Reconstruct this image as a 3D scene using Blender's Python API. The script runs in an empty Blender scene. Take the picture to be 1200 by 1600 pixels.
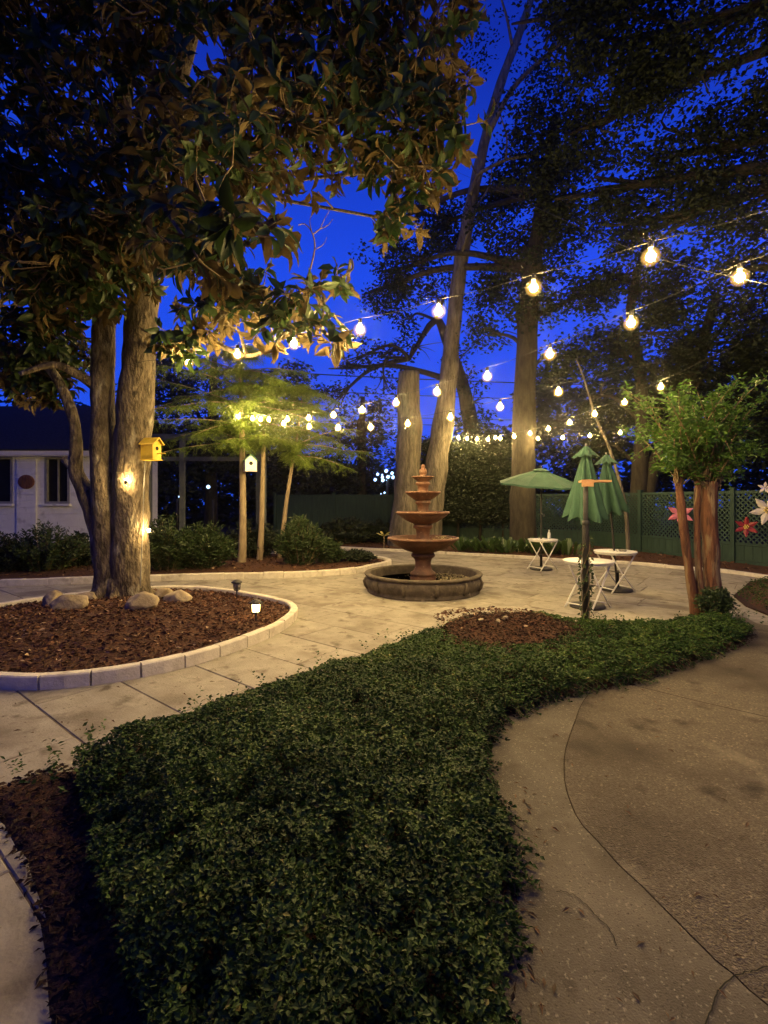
import bpy, bmesh, math, random
import numpy as np
from mathutils import Vector, Matrix, Quaternion, noise as mnoise
from mathutils.geometry import delaunay_2d_cdt

random.seed(7)
R = np.random.default_rng(11)
S = bpy.context.scene
COL = S.collection

# ------------------------------------------------------------------ camera, sky, exposure
EYE, FOC, HOR = 1.6, 760.0, 783.0            # eye height (m), focal length and horizon row in photo pixels
cam_d = bpy.data.cameras.new('camera')
cam = bpy.data.objects.new('camera', cam_d)
COL.objects.link(cam)
cam.location = (0, 0, EYE)
cam.rotation_euler = (math.radians(90), 0, 0)
cam_d.sensor_fit = 'VERTICAL'
cam_d.sensor_height = 36
cam_d.lens = FOC / 1600 * 36
cam_d.shift_y = -17 / 1600
cam_d.clip_start = 0.05
cam_d.clip_end = 500
S.camera = cam

W = bpy.data.worlds.new('World')
S.world = W
W.use_nodes = True
wn, wl = W.node_tree.nodes, W.node_tree.links
bg = wn['Background']
tc = wn.new('ShaderNodeTexCoord')
sp = wn.new('ShaderNodeSeparateXYZ')
rp = wn.new('ShaderNodeValToRGB')
wl.new(tc.outputs['Generated'], sp.inputs[0])
wl.new(sp.outputs['Z'], rp.inputs['Fac'])
cr = rp.color_ramp
cr.elements[0].position = 0.0
cr.elements[0].color = (0.020, 0.090, 0.80, 1)
cr.elements[1].position = 1.0
cr.elements[1].color = (0.002, 0.008, 0.13, 1)
e = cr.elements.new(0.42); e.color = (0.012, 0.068, 0.78, 1)
e = cr.elements.new(0.68); e.color = (0.005, 0.024, 0.36, 1)
wl.new(rp.outputs['Color'], bg.inputs['Color'])
bg.inputs['Strength'].default_value = 1.05

S.view_settings.view_transform = 'Standard'
S.view_settings.look = 'None'
S.view_settings.exposure = 0.0
S.view_settings.gamma = 1.0
S.view_settings.use_curve_mapping = False
S.render.engine = 'CYCLES'
S.cycles.use_denoising = True
S.cycles.max_bounces = 5
S.cycles.diffuse_bounces = 3
S.cycles.glossy_bounces = 2
S.cycles.transmission_bounces = 3
S.cycles.transparent_max_bounces = 12
S.cycles.sample_clamp_indirect = 4.0
S.cycles.use_light_tree = True
BULB_EMIT = 1500.0


# ------------------------------------------------------------------ helpers
def G(px, py, z=0.0):
    d = (EYE - z) * FOC / (py - HOR)
    return Vector(((px - 600) / FOC * d, d, z))


def P(px, py, d):
    return Vector(((px - 600) / FOC * d, d, EYE - (py - HOR) / FOC * d))


def tag(o, label=None, cat=None, group=None, kind=None):
    if label: o['label'] = label
    if cat: o['category'] = cat
    if group: o['group'] = group
    if kind: o['kind'] = kind
    return o


def empty(name, loc, label=None, cat=None, group=None, kind=None, rz=0.0):
    o = bpy.data.objects.new(name, None)
    COL.objects.link(o)
    o.empty_display_size = 0.2
    o.location = loc
    o.rotation_euler = (0, 0, rz)
    return tag(o, label, cat, group, kind)


def wloc(o):
    v = Vector((0, 0, 0))
    while o is not None:
        v = v + o.location
        o = o.parent
    return v


def build(name, V, Fc, mat, parent=None, smooth=True, local=False, mats=None, midx=None):
    """one mesh object; V is given in world space unless local."""
    me = bpy.data.meshes.new(name)
    V = np.asarray(V, dtype=float).reshape(-1, 3)
    if parent is not None and not local:
        V = V - np.array(wloc(parent))
    me.from_pydata(V.tolist(), [], Fc.tolist() if isinstance(Fc, np.ndarray) else Fc)
    for m in (mats or [mat]):
        me.materials.append(m)
    if midx is not None:
        me.polygons.foreach_set('material_index', midx)
    me.polygons.foreach_set('use_smooth', [bool(smooth)] * len(me.polygons))
    me.update()
    o = bpy.data.objects.new(name, me)
    COL.objects.link(o)
    if parent is not None:
        o.parent = parent
    return o


def dup(o, parent, loc=None, rot=None, scale=None):
    c = o.copy()
    COL.objects.link(c)
    c.parent = parent
    if loc is not None: c.location = loc
    if rot is not None: c.rotation_euler = rot
    if scale is not None: c.scale = scale
    return c


def copy_tree(o, parent=None):
    c = o.copy()
    COL.objects.link(c)
    c.parent = parent
    for ch in list(o.children):
        copy_tree(ch, c)
    return c


class MB:
    def __init__(self):
        self.v, self.f = [], []

    def add(self, V, Fc):
        n = len(self.v)
        self.v.extend([tuple(p) for p in V])
        self.f.extend([tuple(i + n for i in q) for q in Fc])
        return self

    def box(self, c, s, rz=0.0, M=None):
        x, y, z = s[0] / 2, s[1] / 2, s[2] / 2
        P8 = [Vector((a * x, b * y, k * z)) for k in (-1, 1) for a, b in ((-1, -1), (1, -1), (1, 1), (-1, 1))]
        Rm = M if M is not None else Matrix.Rotation(rz, 3, 'Z')
        self.add([Rm @ p + Vector(c) for p in P8],
                 [(3, 2, 1, 0), (4, 5, 6, 7), (0, 1, 5, 4), (1, 2, 6, 5), (2, 3, 7, 6), (3, 0, 4, 7)])
        return self

    def tube(self, pts, rad, n=8, cap=True, rough=0.0, freq=2.0, lobes=0.0):
        pts = [Vector(p) for p in pts]
        if not hasattr(rad, '__len__'): rad = [rad] * len(pts)
        V, Fc = [], []
        up = Vector((0.13, 0.97, 0.21))
        for i, p in enumerate(pts):
            d = (pts[min(i + 1, len(pts) - 1)] - pts[max(i - 1, 0)]).normalized()
            a = d.cross(up)
            if a.length < 1e-4: a = d.cross(Vector((1, 0, 0)))
            a.normalize()
            b = d.cross(a)
            for k in range(n):
                t = 2 * math.pi * k / n
                q = a * math.cos(t) + b * math.sin(t)
                r = rad[i]
                if rough:
                    r *= 1 + rough * mnoise.noise(Vector((p + q * rad[i])) * freq) + lobes * math.sin(3 * t + p.z)
                V.append(p + q * r)
        for i in range(len(pts) - 1):
            for k in range(n):
                k2 = (k + 1) % n
                Fc.append((i * n + k, (i + 1) * n + k, (i + 1) * n + k2, i * n + k2))
        if cap:
            Fc.append(tuple(range(n)))
            Fc.append(tuple(reversed([(len(pts) - 1) * n + k for k in range(n)])))
        return self.add(V, Fc)

    def lathe(self, c, prof, n=32, fn=None):
        c = Vector(c)
        V, Fc = [], []
        for r, z in prof:
            for k in range(n):
                t = 2 * math.pi * k / n
                rr = r * (fn(t, z) if fn else 1)
                V.append(c + Vector((rr * math.cos(t), rr * math.sin(t), z)))
        for i in range(len(prof) - 1):
            for k in range(n):
                k2 = (k + 1) % n
                Fc.append((i * n + k, i * n + k2, (i + 1) * n + k2, (i + 1) * n + k))
        if prof[0][0] > 1e-5: Fc.append(tuple(reversed(range(n))))
        if prof[-1][0] > 1e-5: Fc.append(tuple((len(prof) - 1) * n + k for k in range(n)))
        return self.add(V, Fc)

    def make(self, name, mat, parent=None, smooth=True, local=False):
        return build(name, self.v, self.f, mat, parent, smooth, local)


def spline(pts, rad=None, sub=4):
    """Catmull-Rom through points (and radii)."""
    pts = [Vector(p) for p in pts]
    out, ro = [], []
    n = len(pts)
    for i in range(n - 1):
        p0, p1, p2, p3 = pts[max(i - 1, 0)], pts[i], pts[i + 1], pts[min(i + 2, n - 1)]
        for k in range(sub):
            t = k / sub
            out.append(0.5 * ((2 * p1) + (p2 - p0) * t + (2 * p0 - 5 * p1 + 4 * p2 - p3) * t * t + (3 * p1 - p0 - 3 * p2 + p3) * t ** 3))
            if rad: ro.append(rad[i] * (1 - t) + rad[i + 1] * t)
    out.append(pts[-1])
    if rad: ro.append(rad[-1])
    return (out, ro) if rad else out


def closed_spline(pts, sub=5):
    pts = [Vector(p) for p in pts]
    n = len(pts)
    out = []
    for i in range(n):
        p0, p1, p2, p3 = pts[i - 1], pts[i], pts[(i + 1) % n], pts[(i + 2) % n]
        for k in range(sub):
            t = k / sub
            out.append(0.5 * ((2 * p1) + (p2 - p0) * t + (2 * p0 - 5 * p1 + 4 * p2 - p3) * t * t + (3 * p1 - p0 - 3 * p2 + p3) * t ** 3))
    return out


def inside(poly, X, Y):
    poly = np.asarray([(p[0], p[1]) for p in poly])
    x2, y2 = np.roll(poly[:, 0], -1), np.roll(poly[:, 1], -1)
    res = np.zeros(len(X), bool)
    for (ax, ay, bx, by) in zip(poly[:, 0], poly[:, 1], x2, y2):
        c = ((ay > Y) != (by > Y))
        with np.errstate(divide='ignore', invalid='ignore'):
            res ^= c & (X < (bx - ax) * (Y - ay) / (by - ay + 1e-12) + ax)
    return res


def edge_dist(poly, X, Y):
    poly = np.asarray([(p[0], p[1]) for p in poly])
    d = np.full(len(X), 1e9)
    for i in range(len(poly)):
        a, b = poly[i], poly[(i + 1) % len(poly)]
        ab = b - a
        t = np.clip(((X - a[0]) * ab[0] + (Y - a[1]) * ab[1]) / (ab @ ab + 1e-12), 0, 1)
        d = np.minimum(d, np.hypot(X - a[0] - t * ab[0], Y - a[1] - t * ab[1]))
    return d


def nz(x, y, z=0.0):
    return mnoise.noise(Vector((x, y, z)))


def sheet(name, poly, mat, zf, step=0.25, skirt=0.0, parent=None, smooth=True):
    """polygon filled with a fine grid, z = zf(x, y, distance to the edge), with a skirt down its rim."""
    poly = [(p[0], p[1]) for p in poly]
    n = len(poly)
    xs, ys = [p[0] for p in poly], [p[1] for p in poly]
    gx, gy = np.meshgrid(np.arange(min(xs), max(xs), step), np.arange(min(ys), max(ys), step))
    gx = gx.ravel() + R.uniform(-.2, .2, gx.size) * step
    gy = gy.ravel() + R.uniform(-.2, .2, gy.size) * step
    k = inside(poly, gx, gy)
    gx, gy = gx[k], gy[k]
    k = edge_dist(poly, gx, gy) > step * 0.4
    gx, gy = gx[k], gy[k]
    pts = [Vector(p) for p in poly] + [Vector((a, b)) for a, b in zip(gx, gy)]
    edges = [(i, (i + 1) % n) for i in range(n)]
    vo, eo, fo, *_ = delaunay_2d_cdt(pts, edges, [], 1, 1e-5)
    X = np.array([v[0] for v in vo]); Y = np.array([v[1] for v in vo])
    D = edge_dist(poly, X, Y)
    V = [(x, y, zf(x, y, d)) for x, y, d in zip(X, Y, D)]
    Fc = [tuple(f) for f in fo]
    if skirt:
        base = len(V)
        for i in range(n):
            V.append((poly[i][0], poly[i][1], zf(poly[i][0], poly[i][1], 0) - skirt))
        for i in range(n):
            j = (i + 1) % n
            # outline vertices come first in the triangulation
            Fc.append((i, j, base + j, base + i))
    return build(name, V, Fc, mat, parent, smooth)


# ------------------------------------------------------------------ materials
def new_mat(name):
    m = bpy.data.materials.new(name)
    m.use_nodes = True
    return m, m.node_tree.nodes, m.node_tree.links, m.node_tree.nodes['Principled BSDF']


def mat(name, c1, c2, scale=8.0, rough=0.8, bump=0.0, bscale=None, detail=6.0, vary=0.0, spots=None, metallic=0.0,
        stretch=(1, 1, 1), spec=0.4, lo=0.35, hi=0.65, world=False, bdist=0.02):
    m, N, L, bs = new_mat(name)
    tcn = N.new('ShaderNodeTexCoord')
    oi = N.new('ShaderNodeObjectInfo')
    mp = N.new('ShaderNodeMapping')
    mp.inputs['Scale'].default_value = stretch
    src = tcn.outputs['Object']
    if world:
        src = N.new('ShaderNodeNewGeometry').outputs['Position']
    L.new(src, mp.inputs['Vector'])
    if not world:
        mul = N.new('ShaderNodeMath'); mul.operation = 'MULTIPLY'; mul.inputs[1].default_value = 37.0
        L.new(oi.outputs['Random'], mul.inputs[0])
        L.new(mul.outputs[0], mp.inputs['Location'])
    nt = N.new('ShaderNodeTexNoise')
    nt.inputs['Scale'].default_value = scale
    nt.inputs['Detail'].default_value = detail
    nt.inputs['Roughness'].default_value = 0.62
    L.new(mp.outputs[0], nt.inputs['Vector'])
    ra = N.new('ShaderNodeValToRGB')
    ra.color_ramp.elements[0].position = lo; ra.color_ramp.elements[0].color = (*c1, 1)
    ra.color_ramp.elements[1].position = hi; ra.color_ramp.elements[1].color = (*c2, 1)
    L.new(nt.outputs['Fac'], ra.inputs['Fac'])
    out = ra.outputs['Color']
    if spots:                                   # (colour, scale, low, high): stains with a shape of their own
        for sc_, s_, a_, b_ in spots:
            n2 = N.new('ShaderNodeTexNoise'); n2.inputs['Scale'].default_value = s_; n2.inputs['Detail'].default_value = 5
            L.new(mp.outputs[0], n2.inputs['Vector'])
            mr = N.new('ShaderNodeMapRange'); mr.inputs['From Min'].default_value = a_; mr.inputs['From Max'].default_value = b_
            L.new(n2.outputs['Fac'], mr.inputs['Value'])
            mx = N.new('ShaderNodeMix'); mx.data_type = 'RGBA'
            L.new(mr.outputs[0], mx.inputs['Factor']); L.new(out, mx.inputs['A']); mx.inputs['B'].default_value = (*sc_, 1)
            out = mx.outputs['Result']
    if vary:
        hs = N.new('ShaderNodeHueSaturation')
        mr = N.new('ShaderNodeMapRange')
        mr.inputs['To Min'].default_value = 1 - vary; mr.inputs['To Max'].default_value = 1 + vary
        L.new(oi.outputs['Random'], mr.inputs['Value'])
        L.new(mr.outputs[0], hs.inputs['Value']); L.new(out, hs.inputs['Color'])
        out = hs.outputs['Color']
    L.new(out, bs.inputs['Base Color'])
    bs.inputs['Roughness'].default_value = rough
    bs.inputs['Metallic'].default_value = metallic
    bs.inputs['Specular IOR Level'].default_value = spec
    if bump:
        n3 = N.new('ShaderNodeTexNoise'); n3.inputs['Scale'].default_value = bscale or scale * 4; n3.inputs['Detail'].default_value = 6
        L.new(mp.outputs[0], n3.inputs['Vector'])
        bp = N.new('ShaderNodeBump'); bp.inputs['Strength'].default_value = min(1, bump); bp.inputs['Distance'].default_value = bdist
        L.new(n3.outputs['Fac'], bp.inputs['Height'])
        L.new(bp.outputs['Normal'], bs.inputs['Normal'])
    return m


def leaf_mat(name, c1, c2, rough=0.45, trans=0.25, back=None, tint=None, spec=0.5, patch=0.0):
    """leaves: colour picked per leaf, some light passes through; back = colour of the underside."""
    m, N, L, bs = new_mat(name)
    ge = N.new('ShaderNodeNewGeometry')
    ra = N.new('ShaderNodeValToRGB')
    ra.color_ramp.elements[0].color = (*c1, 1); ra.color_ramp.elements[1].color = (*c2, 1)
    L.new(ge.outputs['Random Per Island'], ra.inputs['Fac'])
    out = ra.outputs['Color']
    if tint:
        e_ = ra.color_ramp.elements.new(0.93); e_.color = (*c2, 1)
        ra.color_ramp.elements[-1].color = (*tint, 1)
    if patch:                                   # stands of older and younger growth
        np_ = N.new('ShaderNodeTexNoise'); np_.inputs['Scale'].default_value = 2.3; np_.inputs['Detail'].default_value = 3
        L.new(ge.outputs['Position'], np_.inputs['Vector'])
        mr_ = N.new('ShaderNodeMapRange'); mr_.inputs['From Min'].default_value = .35; mr_.inputs['From Max'].default_value = .68
        mr_.inputs['To Min'].default_value = 1 - patch; mr_.inputs['To Max'].default_value = 1 + patch
        L.new(np_.outputs['Fac'], mr_.inputs['Value'])
        hs_ = N.new('ShaderNodeHueSaturation'); L.new(mr_.outputs[0], hs_.inputs['Value']); L.new(out, hs_.inputs['Color'])
        mh_ = N.new('ShaderNodeMapRange'); mh_.inputs['From Min'].default_value = .35; mh_.inputs['From Max'].default_value = .68
        mh_.inputs['To Min'].default_value = .515; mh_.inputs['To Max'].default_value = .475
        L.new(np_.outputs['Fac'], mh_.inputs['Value']); L.new(mh_.outputs[0], hs_.inputs['Hue'])
        out = hs_.outputs['Color']
    if back:
        rb = N.new('ShaderNodeValToRGB')
        rb.color_ramp.elements[0].color = (*back[0], 1); rb.color_ramp.elements[1].color = (*back[1], 1)
        L.new(ge.outputs['Random Per Island'], rb.inputs['Fac'])
        mx = N.new('ShaderNodeMix'); mx.data_type = 'RGBA'
        L.new(ge.outputs['Backfacing'], mx.inputs['Factor']); L.new(out, mx.inputs['A']); L.new(rb.outputs['Color'], mx.inputs['B'])
        out = mx.outputs['Result']
        mr = N.new('ShaderNodeMapRange'); mr.inputs['To Min'].default_value = rough; mr.inputs['To Max'].default_value = 0.85
        L.new(ge.outputs['Backfacing'], mr.inputs['Value']); L.new(mr.outputs[0], bs.inputs['Roughness'])
    else:
        bs.inputs['Roughness'].default_value = rough
    bs.inputs['Specular IOR Level'].default_value = spec
    L.new(out, bs.inputs['Base Color'])
    if trans:
        tr = N.new('ShaderNodeBsdfTranslucent')
        L.new(out, tr.inputs['Color'])
        ms = N.new('ShaderNodeMixShader'); ms.inputs[0].default_value = trans
        L.new(bs.outputs[0], ms.inputs[1]); L.new(tr.outputs[0], ms.inputs[2])
        L.new(ms.outputs[0], N['Material Output'].inputs['Surface'])
    return m


def emit_mat(name, c, s):
    m, N, L, bs = new_mat(name)
    N.remove(bs)
    em = N.new('ShaderNodeEmission')
    em.inputs['Color'].default_value = (*c, 1); em.inputs['Strength'].default_value = s
    L.new(em.outputs[0], N['Material Output'].inputs['Surface'])
    return m


def glass_mat(name, c, rough=0.1):
    m, N, L, bs = new_mat(name)
    bs.inputs['Base Color'].default_value = (*c, 1)
    bs.inputs['Roughness'].default_value = rough
    bs.inputs['Specular IOR Level'].default_value = 0.6
    return m


M = {}
M['soil'] = mat('soil', (.018, .011, .007), (.05, .03, .018), 14, .95, .8, 30, world=True)
M['mulch'] = mat('mulch', (.03, .012, .006), (.10, .04, .018), 30, .95, 1.0, 45, world=True)
M['slab'] = mat('paving slab', (.242, .222, .182), (.35, .325, .27), 5, .85, .25, 60, vary=.07, world=False,
                lo=.3, hi=.7, spots=[((.165, .142, .11), 1.7, .52, .70), ((.12, .10, .075), 5.5, .58, .72), ((.08, .062, .045), 30, .64, .74), ((.40, .37, .30), 3.1, .64, .76)])
M['joint'] = mat('joint sand', (.09, .07, .05), (.16, .125, .09), 20, .95, .3, world=True)
M['kerb'] = mat('kerb block', (.56, .52, .43), (.70, .66, .56), 9, .85, .3, 50, vary=.06, spots=[((.36, .31, .24), 5, .58, .75)])
M['concrete'] = mat('smooth concrete', (.082, .071, .054), (.135, .118, .09), 2.6, .9, .35, 130, world=True, lo=.36, hi=.64,
                    spots=[((.165, .145, .112), 1.6, .56, .74), ((.075, .06, .044), 1.1, .54, .70), ((.06, .048, .036), 4.5, .60, .72), ((.24, .215, .165), 70, .60, .70), ((.05, .04, .03), 95, .60, .70)])
M['aggregate'] = mat('exposed aggregate', (.095, .079, .058), (.168, .142, .105), 75, .92, .9, 110, world=True, lo=.38, hi=.66,
                     spots=[((.25, .21, .155), 60, .60, .68), ((.055, .043, .031), 1.0, .50, .70), ((.045, .035, .026), 3.6, .58, .72), ((.26, .225, .17), 1.5, .62, .80)])
M['bark_mag'] = mat('magnolia bark', (.05, .038, .025), (.20, .16, .11), 9, .9, 1.0, 22, stretch=(1, 1, .45), bdist=.06,
                    spots=[((.33, .30, .22), 5, .58, .68), ((.035, .028, .02), 14, .60, .70)])
M['bark_twin'] = mat('grey bark', (.075, .064, .047), (.225, .195, .145), 5, .92, 1.0, 14, stretch=(1.6, 1.6, .35), bdist=.10)
M['bark_dark'] = mat('dark bark', (.02, .017, .012), (.055, .046, .033), 6, .95, 1.0, 18, stretch=(1.4, 1.4, .4))
M['bark_sap'] = mat('sapling bark', (.20, .15, .10), (.32, .255, .17), 12, .9, .5, 30, stretch=(1, 1, .3))
M['bark_myrtle'] = mat('crape myrtle bark', (.10, .04, .022), (.20, .09, .048), 9, .75, .8, 30, stretch=(1.6, 1.6, .3), bdist=.03,
                       spots=[((.24, .165, .095), 6, .56, .63), ((.07, .03, .02), 11, .56, .64)])
M['cut'] = mat('cut wood', (.30, .21, .12), (.42, .31, .19), 12, .85, .3)
M['mag_leaf'] = leaf_mat('magnolia leaf', (.012, .030, .010), (.042, .070, .018), .45, .28,
                         back=((.055, .040, .017), (.155, .108, .042)), spec=.3)
M['oak_leaf'] = leaf_mat('oak leaf', (.008, .015, .008), (.021, .031, .014), .65, .18, spec=.25)
M['dim_leaf'] = leaf_mat('dark evergreen leaf', (.012, .022, .012), (.028, .042, .02), .6, .12)
M['cyp_leaf'] = leaf_mat('cypress frond', (.09, .15, .022), (.19, .26, .045), .6, .42)
M['myrtle_leaf'] = leaf_mat('crape myrtle leaf', (.038, .105, .013), (.092, .18, .028), .45, .35)
M['cover_leaf'] = leaf_mat('ground cover leaf', (.014, .040, .009), (.046, .102, .018), .55, .15, tint=(.12, .11, .03), spec=.2, patch=.42)
M['shrub_leaf'] = leaf_mat('shrub leaf', (.022, .045, .014), (.05, .085, .026), .5, .2)
M['cast_leaf'] = leaf_mat('strap leaf', (.03, .065, .02), (.055, .10, .032), .35, .15)
M['pale_leaf'] = leaf_mat('yellow leaf', (.45, .42, .10), (.55, .50, .16), .5, .2)
M['twig'] = mat('twig', (.12, .085, .05), (.22, .165, .10), 12, .9)
M['litter'] = leaf_mat('dead leaf', (.06, .035, .02), (.16, .09, .045), .8, .05)
M['chip'] = leaf_mat('bark chip', (.03, .012, .006), (.14, .06, .03), .9, 0, tint=(.38, .27, .18))
M['shaded_chip'] = leaf_mat('shaded bark chip', (.014, .006, .003), (.05, .021, .011), .95, 0)  # darker copy of the chip colour, standing in for shade on this bed
M['rock'] = mat('sandstone rock', (.22, .175, .11), (.40, .33, .23), 5, .9, .9, 14, vary=.08, spots=[((.2, .17, .12), 9, .60, .72)])
M['terra'] = mat('terracotta', (.085, .035, .02), (.155, .074, .043), 7, .62, .3, 40, spots=[((.09, .05, .035), 5, .54, .70), ((.30, .22, .16), 17, .64, .74)])
M['basin'] = mat('weathered cast stone', (.055, .043, .03), (.13, .105, .075), 8, .8, .5, 40, spots=[((.30, .26, .2), 6, .64, .76)])
M['water'] = glass_mat('pond water', (.03, .026, .015), .06)
M['debris'] = leaf_mat('floating debris', (.20, .17, .08), (.42, .36, .20), .8, 0)
M['white_metal'] = mat('white painted metal', (.74, .73, .70), (.82, .81, .78), 20, .45, .05, spots=[((.5, .44, .36), 14, .68, .78)])
M['green_fabric'] = mat('green umbrella canvas', (.026, .074, .05), (.040, .10, .068), 6, .85, .25, 160)
M['dark_metal'] = mat('dark metal', (.022, .022, .022), (.045, .042, .04), 14, .5, .1)
M['grey_metal'] = mat('grey metal', (.17, .17, .17), (.26, .25, .24), 14, .5, .1)
M['fence'] = mat('green fence paint', (.014, .036, .026), (.026, .058, .042), 5, .75, .2, 50, stretch=(3, 3, .5))
M['frame_grey'] = mat('grey painted frame', (.08, .095, .095), (.13, .145, .14), 6, .7, .1)
M['wall_white'] = mat('white painted brick', (.72, .73, .70), (.84, .85, .82), 3, .85, .25, 30, spots=[((.42, .42, .40), 3, .60, .78)])
M['trim'] = mat('white trim', (.74, .74, .72), (.80, .80, .78), 6, .6)
M['roof'] = mat('dark roof shingle', (.012, .012, .016), (.03, .03, .036), 18, .95, .6, 40)
M['pane'] = mat('dark window pane', (.008, .009, .012), (.016, .017, .02), 5, .35, spec=.25)
M['sill'] = mat('grey window frame', (.20, .20, .19), (.30, .30, .28), 8, .7)
M['plaque'] = mat('red brown plaque', (.10, .035, .02), (.24, .10, .05), 5, .7, .3, stretch=(6, 1, .6))
M['yellow'] = mat('yellow paint', (.62, .42, .03), (.72, .52, .06), 10, .6, .15, spots=[((.4, .26, .03), 9, .62, .74)])
M['green_paint'] = mat('green roof paint', (.06, .20, .15), (.09, .27, .20), 10, .6)
M['pink'] = mat('pink enamel', (.62, .16, .22), (.74, .26, .33), 9, .5)
M['red'] = mat('red enamel', (.26, .022, .04), (.34, .04, .055), 9, .45)
M['cream'] = mat('cream enamel', (.72, .66, .52), (.80, .75, .62), 9, .5)
M['petal_yellow'] = mat('yellow enamel', (.75, .55, .10), (.80, .62, .2), 9, .5)
M['wood'] = mat('feeder wood', (.38, .20, .10), (.52, .30, .16), 7, .7, .3, stretch=(1, 6, 6))
M['plastic'] = mat('clear plastic', (.55, .58, .58), (.66, .68, .68), 9, .2)
M['wire'] = mat('black cable', (.012, .012, .012), (.025, .025, .025), 30, .6)
M['dark'] = mat('dark opening', (.006, .005, .004), (.012, .01, .008), 9, .9)
M['filament'] = emit_mat('glowing bulb core', (1.0, .69, .25), BULB_EMIT)
M['halo_shell'], _n, _l, _bs = new_mat('bulb halo shell')      # clear shell added as a painted halo, its emission fading towards the limb
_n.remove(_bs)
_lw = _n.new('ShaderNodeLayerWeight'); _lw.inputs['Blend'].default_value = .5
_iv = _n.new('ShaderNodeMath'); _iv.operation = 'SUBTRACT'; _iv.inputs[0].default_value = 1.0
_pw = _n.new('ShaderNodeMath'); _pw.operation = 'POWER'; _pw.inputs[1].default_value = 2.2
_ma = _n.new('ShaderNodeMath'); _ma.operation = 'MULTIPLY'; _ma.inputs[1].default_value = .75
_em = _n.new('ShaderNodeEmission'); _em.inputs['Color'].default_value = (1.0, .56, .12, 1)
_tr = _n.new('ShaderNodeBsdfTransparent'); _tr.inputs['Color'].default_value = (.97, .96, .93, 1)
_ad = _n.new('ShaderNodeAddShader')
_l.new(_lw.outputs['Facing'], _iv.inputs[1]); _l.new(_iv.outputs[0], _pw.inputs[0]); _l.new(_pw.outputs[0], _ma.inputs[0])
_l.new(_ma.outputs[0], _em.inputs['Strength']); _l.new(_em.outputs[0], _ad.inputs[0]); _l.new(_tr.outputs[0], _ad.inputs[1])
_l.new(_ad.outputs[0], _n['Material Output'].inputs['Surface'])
M['lantern'] = emit_mat('lit lantern glass', (1.0, .60, .18), 45)
M['spot'] = emit_mat('lit spot bulb', (1.0, .66, .24), 1100)
M['far_lamp'] = emit_mat('distant lamp', (.40, .62, 1.0), 3.5)
M['lens'] = glass_mat('smoked lamp glass', (.20, .19, .17), .2)

_n, _l = M['wall_white'].node_tree.nodes, M['wall_white'].node_tree.links
_bt = _n.new('ShaderNodeTexBrick'); _bt.inputs['Scale'].default_value = 1.0
_bt.inputs['Brick Width'].default_value = .40; _bt.inputs['Row Height'].default_value = .2; _bt.inputs['Mortar Size'].default_value = .012
_bt.inputs['Color1'].default_value = (1, 1, 1, 1); _bt.inputs['Color2'].default_value = (.8, .8, .8, 1); _bt.inputs['Mortar'].default_value = (0, 0, 0, 1)
_g = _n.new('ShaderNodeNewGeometry'); _sx = _n.new('ShaderNodeSeparateXYZ'); _cx = _n.new('ShaderNodeCombineXYZ')
_l.new(_g.outputs['Position'], _sx.inputs[0]); _l.new(_sx.outputs['X'], _cx.inputs['X']); _l.new(_sx.outputs['Z'], _cx.inputs['Y'])
_l.new(_cx.outputs[0], _bt.inputs['Vector'])
_b2 = _n.new('ShaderNodeBump'); _b2.inputs['Distance'].default_value = .02; _b2.inputs['Strength'].default_value = .9
_b1 = [x for x in _n if x.type == 'BUMP' and x != _b2][0]
_l.new(_bt.outputs['Color'], _b2.inputs['Height']); _l.new(_b1.outputs['Normal'], _b2.inputs['Normal'])
_l.new(_b2.outputs['Normal'], _n['Principled BSDF'].inputs['Normal'])

# ------------------------------------------------------------------ outlines on the ground (metres)
ISLAND = closed_spline([(-3.31, 4.19, 0), (-2.96, 4.16, 0), (-2.62, 4.24, 0), (-2.27, 4.42, 0), (-1.97, 4.68, 0), (-1.72, 5.02, 0),
                        (-1.455, 5.53, 0), (-1.28, 6.08, 0), (-1.24, 6.68, 0), (-1.40, 7.2, 0), (-1.77, 7.55, 0), (-2.26, 7.92, 0),
                        (-2.75, 8.25, 0), (-3.5, 8.5, 0), (-4.4, 8.35, 0), (-5.2, 7.65, 0), (-5.6, 7.0, 0), (-5.9, 6.2, 0),
                        (-5.8, 5.3, 0), (-5.2, 4.62, 0), (-4.3, 4.27, 0)], 4)
COVER_FAR = [G(120, 1150, .2), G(190, 1125, .2), G(270, 1105, .2), G(385, 1068, .2), G(500, 1027, .2), G(600, 996, .2), G(655, 982, .12),
             G(700, 973, .04), G(780, 964, .04), G(850, 963, .04), G(900, 967, .1), G(960, 967, .14), G(1040, 963, .16), G(1090, 952, .16),
             G(1140, 958, .1), G(1183, 990, .03)]
COVER_NEAR = [G(1160, 1012), G(1100, 1035), G(1000, 1070), G(930, 1083), G(860, 1100), G(800, 1128), G(770, 1162), G(763, 1200),
              G(775, 1260), G(795, 1320), G(810, 1380), G(803, 1450), G(800, 1520), G(812, 1600), G(835, 1800), G(870, 2100)]
SOIL_LEFT = [G(75, 2100), G(72, 1750), G(70, 1600), G(65, 1500), G(55, 1430), G(30, 1350), G(0, 1292), G(-70, 1245), G(-60, 1243), G(0, 1226), G(60, 1206),
             G(95, 1195)]
BED = [Vector((p.x, p.y, 0)) for p in COVER_FAR + COVER_NEAR + SOIL_LEFT]
PLANT_LEFT = [G(330, 2100), G(235, 1700), G(190, 1600), G(150, 1450), G(128, 1300), G(108, 1215)]
PLANTED = [Vector((p.x, p.y, 0)) for p in COVER_FAR + COVER_NEAR + PLANT_LEFT]
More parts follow.
